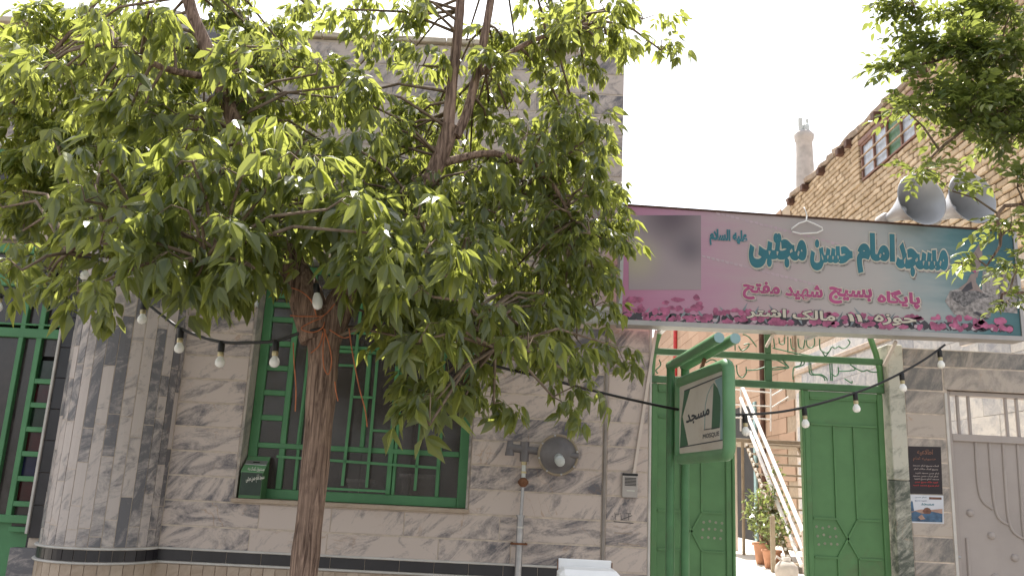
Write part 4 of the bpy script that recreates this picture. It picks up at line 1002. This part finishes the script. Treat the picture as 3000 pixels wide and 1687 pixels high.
# ------------------------------------------------------------------ courtyard stair
st = thing('staircase', (3.9, 5, .7), 'open metal courtyard staircase with white pipe handrails', 'staircase')
s0, s1 = Vector((3.46, 3.75, .72)), Vector((3.72, 6.65, 2.40)); NT = 11; WDT = .80
for k in range(NT):
    t = (k+.5)/NT; p = s0.lerp(s1, t)
    MB().cbox(p.x, p.x+WDT, p.y-.12, p.y+.14, p.z-.012, p.z+.012, .004).build('tread', 'tan_metal', st)
MB().bar(s0+Vector((0, 0, -.1)), s1+Vector((0, 0, -.1)), .03, .05, (1, 0, 0)).build('stringer', 'tan_metal', st)
MB().bar(s0+Vector((WDT, 0, -.1)), s1+Vector((WDT, 0, -.1)), .05, .06, (1, 0, 0)).build('stringer', 'tan_metal', st)
for k in range(NT*2):
    t = (k+.5)/(NT*2); p = s0.lerp(s1, t)+Vector((-.02, 0, -.04)); MB().cbox(p.x-.012, p.x+.012, p.y-.03, p.y+.03, p.z-.02, p.z+.015, .004).build('light_dot', 'white_rail', st)  # white blocks stand in for dots of light along the stringer
for (a0, b0), (a1, b1) in (((2172, 1126), (2352, 1556)), ((2170, 1166), (2351, 1607)), ((2197, 1265), (2348, 1655))):
    MB().tube([py(a0, b0, 6.7), py(a1, b1, 3.75)], .028, 8).build('handrail', 'white_rail', st)
p = py(2352, 1556, 3.75); MB().tube([(p.x, 3.75, .70), p], .016, 8).build('newel', 'cream_plastic', st)
p = py(2262, 1510, 3.75); MB().cbox(p.x-.025, p.x+.025, 3.72, 3.77, .70, p.z, .004).build('newel', 'tan_metal', st)
p = py(2264, 1330, 5.2); MB().tube([(p.x, 5.2, p.z), py(2268, 1500, 5.2)], .012, 8).build('baluster', 'white_rail', st)
MB().cbox(3.30, 5.15, 6.66, 7.9, 2.36, 2.42, .006).build('landing', 'tan_metal', st)
p = py(2175, 1300, 6.7); MB().tube([(p.x, 6.7, .70), (p.x, 6.7, 2.36)], .024, 8).build('support_post', 'tan_metal', st)
p2 = py(2190, 1300, 6.9); MB().tube([(p2.x, 7.6, .70), (p2.x, 7.6, 2.36)], .02, 8).build('support_post', 'cream_plastic', st)
for (a0, b0), (a1, b1) in (((2148, 1140), (2258, 1150)), ((2148, 1185), (2258, 1190)), ((2148, 1222), (2255, 1228)), ((2170, 1125), (2170, 1262)), ((2258, 1128), (2258, 1262)), ((2262, 1158), (2310, 1130)), ((2262, 1192), (2310, 1162))):
    MB().tube([py(a0, b0, 7.0), py(a1, b1, 7.0)], .012, 6).build('landing_rail', 'white_rail', st)
# pots with shrubs, jug
def leaf_simple(mb, base, d, n, L, Wd, droop=.2, jag=0.0):
    d = d.normalized(); s = d.cross(n)
    if s.length < 1e-3: s = Vector((1, 0, 0))
    s.normalize(); n = s.cross(d).normalized(); st_ = [(.22, .72), (.45, 1.0), (.72, .62)]
    vs = [base]
    for t, w_ in st_:
        c = base+d*(L*t)+Vector((0, 0, -1))*(droop*L*t*t); h = Wd*.5*w_*(1+random.uniform(-jag, jag)); h2 = Wd*.5*w_*(1+random.uniform(-jag, jag))
        vs += [c-s*h+n*(h*.38), c, c+s*h2+n*(h2*.38)]
    vs.append(base+d*L+Vector((0, 0, -1))*(droop*L))
    mb.add(vs, [(0, 2, 1), (0, 3, 2), (1, 2, 5, 4), (2, 3, 6, 5), (4, 5, 8, 7), (5, 6, 9, 8), (7, 8, 10), (8, 9, 10)], False)
def rdir(rn=random):
    while True:
        v = Vector((rn.uniform(-1, 1), rn.uniform(-1, 1), rn.uniform(-1, 1)))
        if .05 < v.length < 1: return v
def pot(u, v, y0, rt, h, lab, hs, n, sp):
    p = pz(u, v, .70); t = thing('potted_shrub', p, lab, 'potted plant', 'potted shrubs by the stair')
    MB().lathe([(0, 0), (rt*.68, 0), (rt*.92, h*.86), (rt*1.05, h*.87), (rt*1.05, h), (rt*.9, h), (rt*.85, h*.93), (0, h*.92)], Matrix.Translation(p), 20).build('pot', 'terracotta', t)
    sm, fo = MB(), MB()
    for k in range(9):
        e = p+Vector((random.uniform(-1, 1)*sp, random.uniform(-1, 1)*sp*.8, h+hs*random.uniform(.45, 1))); mdl = p.lerp(e, .5)+Vector((0, 0, .08)); sm.tube([p+Vector((0, 0, h*.9)), mdl, e], [.008, .006, .003], 5)
        for q in range(n//9):
            tt = random.uniform(.35, 1); c = mdl.lerp(e, (tt-.35)/.65)+rdir()*.12
            leaf_simple(fo, c, rdir()+Vector((0, 0, .2)), rdir()+Vector((0, 0, 1)), random.uniform(.06, .11), random.uniform(.025, .04), .15)
    sm.build('stems', 'twig', t); tag(fo.build('foliage', 'leaf_pot', t), None, kind='stuff')
pot(2240, 1652, 0, .15, .27, 'large terracotta pot with tall pale shrub by the stair', 1.0, 520, .30)
pot(2262, 1664, 0, .12, .22, 'smaller terracotta pot with low shrub by the stair', .45, 240, .20)
p = pz(2305, 1700, .70); jg = thing('water_jug', p, 'squat white plastic water jug beside the stair foot', 'jug')
MB().lathe([(0, 0), (.10, 0), (.115, .02), (.12, .10), (.11, .15), (.07, .19), (.045, .20), (.045, .235), (0, .236)], Matrix.Translation(p), 20).build('body', 'plaster', jg)
MB().tube([p+Vector((-.045, 0, .2)), p+Vector((-.10, 0, .24)), p+Vector((-.12, 0, .2)), p+Vector((-.1, 0, .15))], .012, 8).build('handle', 'plaster', jg)

# ------------------------------------------------------------------ trees
def compound(rn, sc=1.0, nl=5):
    """one drooping compound leaf, attached at the origin, stalk along +x"""
    mb = MB(); a = .085*sc; st_ = [Vector((0, 0, 0)), Vector((a*.6, 0, .004)), Vector((a, 0, -.008)), Vector((a*1.55, 0, -.05*sc))]
    mb.tube(st_, .0013*sc+.0004, 4, False)
    nodes = [(st_[3], Vector((.4, 0, -.95)), 1.2), (st_[3], Vector((.2, .5, -.8)), 1.05), (st_[3], Vector((.2, -.5, -.8)), 1.05), (st_[2], Vector((.1, .5, -.85)), .95), (st_[2], Vector((.1, -.5, -.85)), .95)]
    for p, d, s_ in nodes[:nl]:
        d = (d+rdir(rn)*.62).normalized(); L = .105*sc*s_*rn.uniform(.8, 1.2); n = Vector((.7, 0, .6))+rdir(rn)*1.1
        leaf_simple(mb, p+d*.008, d, n, L, L*rn.uniform(.40, .52), rn.uniform(.05, .5), .2)
    return mb
def spray(rn, sc=1.0, nl=7):
    mb = MB(); L = .16*sc; pts = [Vector((L*t, 0, -.05*sc*t*t)) for t in (0, .33, .66, 1)]; mb.tube(pts, [.0016, .0013, .001, .0006], 4, False)
    for k in range(nl):
        t = (k+1)/nl; p = Vector((L*t, 0, -.05*sc*t*t)); sd_ = 1 if k % 2 else -1
        d = Vector((.55, .8*sd_, -.25)) if k < nl-1 else Vector((1, 0, -.3)); d += rdir(rn)*.3
        l = .062*sc*rn.uniform(.75, 1.2); leaf_simple(mb, p, d, Vector((0, .2*sd_, 1))+rdir(rn)*.5, l, l*rn.uniform(.5, .62), rn.uniform(.05, .3), .08)
    return mb
def crown(tree, skel, clumps, kind, mat, seed, sprig_per0, scale0, limit=300, twr=.006):
    rn = random.Random(seed); state = random.getstate(); random.seed(seed)
    var = [(compound if kind == 'c' else spray)(rn, 1.0, rn.choice((5, 5, 3)) if kind == 'c' else rn.choice((6, 7, 8))) for _ in range(14)]
    vme = [v.mesh('leaf', mat) for v in var]; sp = []; tw = MB()
    for (u, v, ru, rv, y, n) in clumps:
        c = py(u, v, y); dpt = c.y-CAM.y; ex, ez = ru/FPX*dpt, rv/FPX*dpt; bk = kind == 'c' and y > -2.35; sprig_per = sprig_per0+(3 if bk else 0); scale = scale0*(.60 if bk and scale0 > .9 else .76 if scale0 > .9 else 1); ey = max(.16, min(ex, ez)*.9)
        b = min(skel, key=lambda s: (s-c).length+max(0, s.z-c.z)*.7)
        md = b.lerp(c, .5)+Vector((0, 0, .1*(c-b).length)); tw.tube([b, md, c], [twr*1.7, twr*1.3, twr], 5)
        for k in range(n):
            d = rdir(rn); e = c+Vector((d.x*ex, d.y*ey, d.z*ez)); m_ = c.lerp(e, .5)+Vector((0, 0, .04)); tw.tube([c, m_, e], [twr*.7, twr*.5, twr*.25], 4, False)
            ax = (e-c); a0 = math.atan2(ax.y, ax.x)
            for q in range(sprig_per):
                t = .35+.65*(q+.5)/sprig_per; p = c.lerp(m_, t*2) if t < .5 else m_.lerp(e, t*2-1)
                rz = a0+(1 if q % 2 else -1)*rn.uniform(.4, 1.5) if q < sprig_per-1 else a0
                mt = Matrix.Translation(p) @ Euler((rn.uniform(-.6, .6), rn.uniform(-.75, .6), rz)).to_matrix().to_4x4() @ Matrix.Scale(scale*rn.uniform(.7, 1.3), 4)
                sp.append((p.y, rn.randrange(14), mt))
    random.setstate(state)
    sp.sort(key=lambda s: s[0]); rest = MB()
    def inview(mt):
        q = mt.translation-CAM; w_ = q.dot(_FW); return abs(q.dot(_RT)/w_) < .6 and abs(q.dot(_UP)/w_) < .335
    k = 0
    for y, i, mt in sp:
        if k < limit and inview(mt): inst('leaf', vme[i], tree, mt); k += 1
        else: rest.add([mt @ v for v in var[i].v], var[i].f)
    tag(rest.build('foliage', mat, tree), None, kind='stuff'); tag(tw.build('twigs', 'twig', tree), None, kind='stuff')
def limb(tree, pts, rad, name='branch', mat='bark', n=14, jit=.0):
    P_ = ipath([Vector(p) for p in pts], 5); k = len(P_); rr = []
    for i in range(k):
        t = i/(k-1)*(len(rad)-1); a = int(min(t, len(rad)-2)); rr.append((rad[a]*(1-(t-a))+rad[a+1]*(t-a))*(1+random.uniform(-.05, .05)))
    MB().tube(P_, rr, n).build(name, mat, tree); return P_
TY = -2.3
tree = thing('maple_tree', (-.93, TY, .12), 'large street maple with drooping compound leaves and forked brown trunk', 'tree')
fork = py(948, 940, TY)
tr_pts = [(-.925, TY, .05), (-.93, TY, .5), (-.93, TY, 1.05), (-.925, TY, 1.55), (-.935, TY, 2.05), (-.955, TY, 2.30)]
sk = limb(tree, tr_pts, [.115, .078, .068, .066, .074, .092], 'trunk')
sk = sk[-4:]
L1 = [fork+Vector((-.02, 0, -.10)), py(893, 860, TY), py(830, 720, TY), py(765, 540, TY), py(696, 386, TY), py(632, 203, TY-.02), py(560, 30, TY-.05), py(520, -160, TY-.05)]
L2 = [fork+Vector((.02, 0, -.10)), py(1000, 885, TY+.03), py(1090, 770, TY+.1), py(1200, 640, TY+.15), py(1290, 460, TY+.2), py(1320, 370, TY+.2)]
sk += limb(tree, L1, [.085, .088, .062, .05, .045, .04, .034, .03]); sk += limb(tree, L2, [.08, .078, .055, .048, .045, .05])
sk += limb(tree, [py(1312, 392, TY+.2), py(1322, 270, TY+.2), py(1338, 130, TY+.2), py(1352, -40, TY+.2), py(1360, -220, TY+.2)], [.036, .031, .028, .026, .022])
sk += limb(tree, [py(1335, 400, TY+.2), py(1368, 330, TY+.22), py(1405, 180, TY+.25), py(1438, 0, TY+.28), py(1460, -180, TY+.3)], [.03, .027, .025, .022, .018])
sk += limb(tree, [py(1080, 790, TY+.08), py(1250, 830, TY-.05), py(1400, 900, TY-.05), py(1450, 1020, TY-.05)], [.03, .022, .016, .01], n=8)
sk += limb(tree, [py(740, 480, TY), py(560, 520, TY-.4), py(380, 600, TY-.5), py(200, 740, TY-.4)], [.028, .022, .016, .009], n=8)
sk += limb(tree, [py(815, 680, TY), py(700, 680, TY-.45), py(600, 760, TY-.7)], [.026, .02, .012], n=8)
sk += limb(tree, [py(640, 230, TY), py(480, 200, TY-.2), py(330, 120, TY-.3)], [.024, .018, .012], n=8)
sk += limb(tree, [py(1290, 480, TY+.2), py(1450, 450, TY+.3), py(1600, 520, TY+.35), py(1680, 650, TY+.35)], [.026, .02, .014, .009], n=8)
sk += limb(tree, [py(1400, 220, TY+.25), py(1560, 120, TY+.35), py(1760, 60, TY+.4)], [.02, .015, .009], n=8)
main = [(330, 70, 170, 90, -2.6, 9), (640, 80, 150, 100, -2.2, 9), (560, 260, 170, 110, -2.7, 11), (850, 150, 140, 120, -2.0, 9), (1000, 30, 130, 70, -1.9, 6), (1160, 20, 90, 40, -2.0, 3),
        (1480, 60, 170, 90, -2.0, 10), (1700, 60, 170, 80, -1.9, 9), (1880, 40, 120, 60, -1.9, 5), (1620, 170, 140, 70, -1.9, 6), (1950, 130, 50, 40, -1.85, 1),
        (930, 330, 150, 120, -2.2, 10), (1120, 330, 90, 80, -1.8, 4), (1450, 320, 120, 110, -1.9, 8), (1690, 300, 90, 50, -1.8, 2), (1220, 180, 60, 60, -1.8, 2),
        (300, 450, 190, 110, -2.6, 11), (560, 470, 170, 100, -3.0, 12), (800, 520, 160, 120, -2.9, 12), (1050, 520, 160, 110, -2.3, 13), (1300, 520, 150, 110, -2.1, 12), (1530, 480, 110, 110, -1.9, 8), (1720, 430, 60, 80, -1.8, 3),
        (150, 650, 180, 100, -2.5, 8), (430, 680, 170, 110, -2.95, 11), (660, 700, 150, 100, -2.95, 11), (960, 620, 170, 90, -2.8, 12), (1200, 740, 170, 120, -2.4, 13), (1450, 700, 150, 120, -2.1, 12), (1670, 660, 110, 110, -1.9, 7), (1770, 730, 50, 70, -1.9, 3),
        (130, 830, 120, 60, -2.7, 4), (330, 860, 130, 60, -3.0, 5), (600, 840, 120, 60, -3.0, 6), (740, 800, 60, 60, -2.9, 2), (1190, 920, 120, 90, -2.5, 8), (1400, 920, 150, 110, -2.3, 11), (1610, 890, 110, 80, -2.0, 5),
        (1260, 1090, 100, 100, -2.5, 6), (1410, 1130, 120, 110, -2.3, 7), (1580, 1060, 90, 70, -2.1, 3), (1760, 1030, 60, 30, -2.0, 2), (1290, 1230, 40, 40, -2.5, 1), (1570, 1180, 70, 40, -2.1, 2), (800, 600, 200, 130, -2.2, 10), (1100, 620, 180, 130, -2.0, 10)]
main += [(1060, 740, 120, 60, -2.6, 8), (1000, 700, 110, 50, -2.7, 6), (800, 740, 110, 60, -2.8, 7), (1170, 850, 110, 70, -2.6, 8), (1270, 800, 120, 80, -2.4, 8), (690, 800, 90, 60, -2.9, 5), (1130, 960, 70, 50, -2.5, 3), (1430, 960, 110, 80, -2.5, 8), (1500, 1030, 90, 70, -2.3, 5), (1340, 880, 110, 80, -2.5, 7), (1000, 620, 150, 90, -2.2, 8), (620, 620, 150, 90, -2.2, 8), (400, 560, 150, 90, -2.0, 8), (1250, 620, 150, 90, -1.8, 8), (1700, 760, 100, 70, -1.6, 4), (1780, 620, 70, 60, -1.5, 3), (1740, 880, 70, 50, -1.7, 2), (1640, 360, 90, 70, -1.5, 4), (1120, 140, 110, 70, -1.5, 5), (1250, 280, 90, 90, -1.4, 5), (1080, 420, 120, 70, -1.5, 6), (1390, 420, 100, 80, -1.4, 6), (980, 190, 110, 90, -1.5, 6), (1180, 520, 140, 80, -1.6, 7), (1480, 200, 120, 80, -1.4, 6), (460, 60, 150, 60, -1.9, 6), (700, 30, 150, 50, -1.8, 6)]
main += [(u_, v_, 150, 90, y_, 9) for u_, v_, y_ in ((420, 330, -2.2), (720, 330, -2.0), (950, 450, -1.7), (1200, 430, -1.7), (1420, 600, -1.6), (1560, 640, -1.6), (600, 600, -2.4), (260, 560, -2.3), (520, 760, -2.6), (860, 560, -3.0), (1130, 600, -2.9), (1330, 820, -2.7), (1150, 740, -2.6), (1330, 660, -2.8), (760, 170, -1.8), (480, 170, -2.0), (1560, 380, -1.6), (1380, 180, -1.6), (1560, 800, -1.7), (350, 760, -2.7), (180, 740, -2.4), (1260, 980, -2.7))]
main += [(1700, 540, 90, 100, -1.6, 7), (1650, 780, 110, 90, -1.6, 7), (1780, 640, 60, 60, -1.7, 4), (1640, 440, 80, 70, -1.5, 5), (1540, 960, 100, 90, -1.7, 6), (1790, 90, 140, 80, -1.6, 7), (1720, 860, 70, 60, -1.5, 5), (1700, 620, 90, 80, -1.3, 6), (1580, 560, 90, 90, -1.2, 6), (1640, 1000, 90, 50, -1.6, 4), (1560, 90, 160, 80, -1.5, 9), (300, 140, 170, 100, -2.0, 9), (110, 230, 120, 90, -2.1, 7), (880, 250, 130, 110, -1.6, 7), (640, 430, 160, 110, -1.9, 9), (1700, 160, 100, 60, -1.7, 4)]
rc_ = random.Random(77); sub = []
for (u_, v_, ru_, rv_, y_, n_) in main:        # break the big masses into many small tufts at mixed depths
    for k in range(max(1, round(n_/2.0))):
        while True:
            a_, b_ = rc_.uniform(-1, 1), rc_.uniform(-1, 1)
            if a_*a_+b_*b_ < 1: break
        sub.append((u_+a_*ru_*1.05, v_+b_*rv_*1.1, rc_.uniform(70, 150), rc_.uniform(55, 110), max(-3.2, min(-.8, y_+.12+rc_.uniform(-.6, .7))), 2))
crown(tree, sk, sub, 'c', 'leaf_maple', 11, 6, 1.0)
# twine tied round the fork
tw_ = thing('twine', py(945, 960, TY-.11), 'orange twine tied around the maple fork with hanging ends', 'twine')
Tz = lambda a, b, y=TY-.125: py(700+a/2.635, 700+b/2.635, y)
for q in ([(395, 590), (480, 597), (600, 597), (650, 600)], [(380, 370), (480, 405), (560, 480), (600, 600)], [(640, 600), (690, 560), (740, 500)], [(640, 610), (560, 640), (480, 690), (560, 720), (640, 690), (660, 640)],
          [(655, 690), (700, 830), (715, 950), (690, 1045), (655, 980), (650, 830), (670, 700)], [(850, 690), (880, 900), (930, 1150), (975, 1320), (990, 1449)], [(420, 800), (425, 950), (440, 1150), (435, 1330)],
          [(380, 380), (360, 330), (385, 260)], [(555, 880), (620, 820), (650, 720)], [(740, 1100), (750, 1180), (765, 1250)], [(700, 700), (800, 760), (850, 755)]):
    MB().tube(ipath([Tz(*p) for p in q], 5), .0032, 5).build('strand', 'twine', tw_)
# second tree at the left with finer leaves, nearer the wall
t2 = thing('young_maple_tree', (-4.4, -1.3, .12), 'fine leaved yellow green tree in front of the green door', 'tree')
sk2 = limb(t2, [(-4.4, -1.3, .05), (-4.4, -1.3, 1.2), (-4.35, -1.3, 2.4), (-4.2, -1.25, 3.4)], [.09, .07, .06, .045], 'trunk')
for q in ([(-4.2, -1.25, 3.4), py(0, 330, -1.2), py(150, 160, -1.1), py(290, 0, -1.1)], [(-4.25, -1.25, 3.2), py(150, 440, -1.0), py(330, 300, -1.0), py(480, 120, -1.0)], [(-4.3, -1.28, 2.9), py(120, 620, -1.1), py(300, 520, -1.0), py(560, 420, -1.0)], [(-4.2, -1.25, 3.4), (-4.0, -1.2, 4.2), (-3.6, -1.2, 4.9)]):
    sk2 += limb(t2, q, [.034, .026, .018, .01], n=8)
back = [(60, 60, 120, 70, -1.2, 6), (220, 60, 110, 80, -1.0, 7), (400, 100, 120, 90, -1.0, 8), (100, 200, 120, 80, -1.2, 7), (280, 230, 110, 90, -1.0, 8), (60, 350, 110, 80, -1.2, 8), (200, 390, 120, 80, -1.1, 8), (380, 350, 120, 90, -1.0, 8), (520, 120, 100, 90, -1.0, 6), (60, 510, 110, 70, -1.2, 8), (230, 540, 120, 70, -1.1, 8), (420, 520, 110, 80, -1.0, 6), (600, 380, 110, 90, -.9, 6), (80, 640, 110, 50, -1.2, 4), (-80, 300, 120, 200, -1.3, 9), (700, 250, 110, 110, -.9, 6), (300, 640, 120, 50, -1.0, 4), (850, 430, 110, 100, -.9, 5)]
back += [(u_, v_, 130, 90, -.75, 8) for u_, v_ in ((60, 130), (180, 170), (330, 160), (50, 260), (160, 300), (460, 260), (90, 430), (320, 450), (520, 330), (120, 560), (640, 200), (760, 80), (30, 580))]
crown(t2, sk2, back, 'c', 'leaf_back', 23, 6, .62, 300, .005)
# elm at the right
t3 = thing('elm_tree', (4.3, -2.1, .12), 'small leaved elm with sparse twigs in front of the loudspeakers', 'tree')
sk3 = limb(t3, [(4.3, -2.1, .05), (4.28, -2.1, 1.4), (4.2, -2.1, 2.6), (3.9, -2.1, 3.5), (3.5, -2.05, 4.4)], [.11, .085, .075, .06, .045], 'trunk')
for q in ([(3.9, -2.1, 3.5), py(2960, 330, -2.1), py(2800, 400, -2.1), py(2700, 490, -2.1)], [(3.8, -2.1, 3.7), py(2930, 150, -2.1), py(2740, 180, -2.1), py(2620, 210, -2.1)], [(3.5, -2.05, 4.4), py(2850, -60, -2.1), py(2650, -30, -2.05)], [(4.15, -2.1, 2.8), py(3000, 600, -2.15), py(2930, 720, -2.15), py(2890, 780, -2.15)], [(4.2, -2.1, 2.4), py(3020, 860, -2.2), py(2940, 900, -2.2)]):
    sk3 += limb(t3, q, [.022, .012, .008, .004], n=8)
elm = [(2960, 40, 100, 80, -2.1, 12), (2820, 40, 110, 70, -2.0, 12), (2680, 20, 90, 50, -2.1, 8), (2600, -10, 60, 30, -2.1, 3), (2930, 170, 110, 80, -2.2, 14), (2790, 170, 100, 70, -2.1, 13), (2870, 250, 110, 60, -1.9, 9), (2950, 360, 80, 70, -1.9, 8), (2690, 150, 60, 60, -2.0, 6), (2630, 215, 50, 25, -2.1, 4), (2970, 300, 80, 80, -2.1, 11), (2850, 300, 90, 70, -2.2, 10), (2730, 290, 70, 60, -2.1, 7), (2660, 330, 40, 40, -2.1, 3), (2960, 420, 80, 60, -2.1, 8), (2830, 390, 70, 40, -2.1, 5), (2690, 510, 55, 20, -2.1, 3), (2980, 550, 50, 50, -2.2, 4), (2790, 560, 25, 15, -2.1, 1), (2960, 670, 60, 50, -2.2, 4), (2870, 765, 40, 14, -2.15, 1), (2980, 790, 40, 30, -2.2, 3), (2940, 900, 40, 30, -2.2, 2), (3060, 300, 60, 250, -2.1, 10)]
crown(t3, sk3, elm, 's', 'leaf_elm', 37, 5, .85, 300, .004)
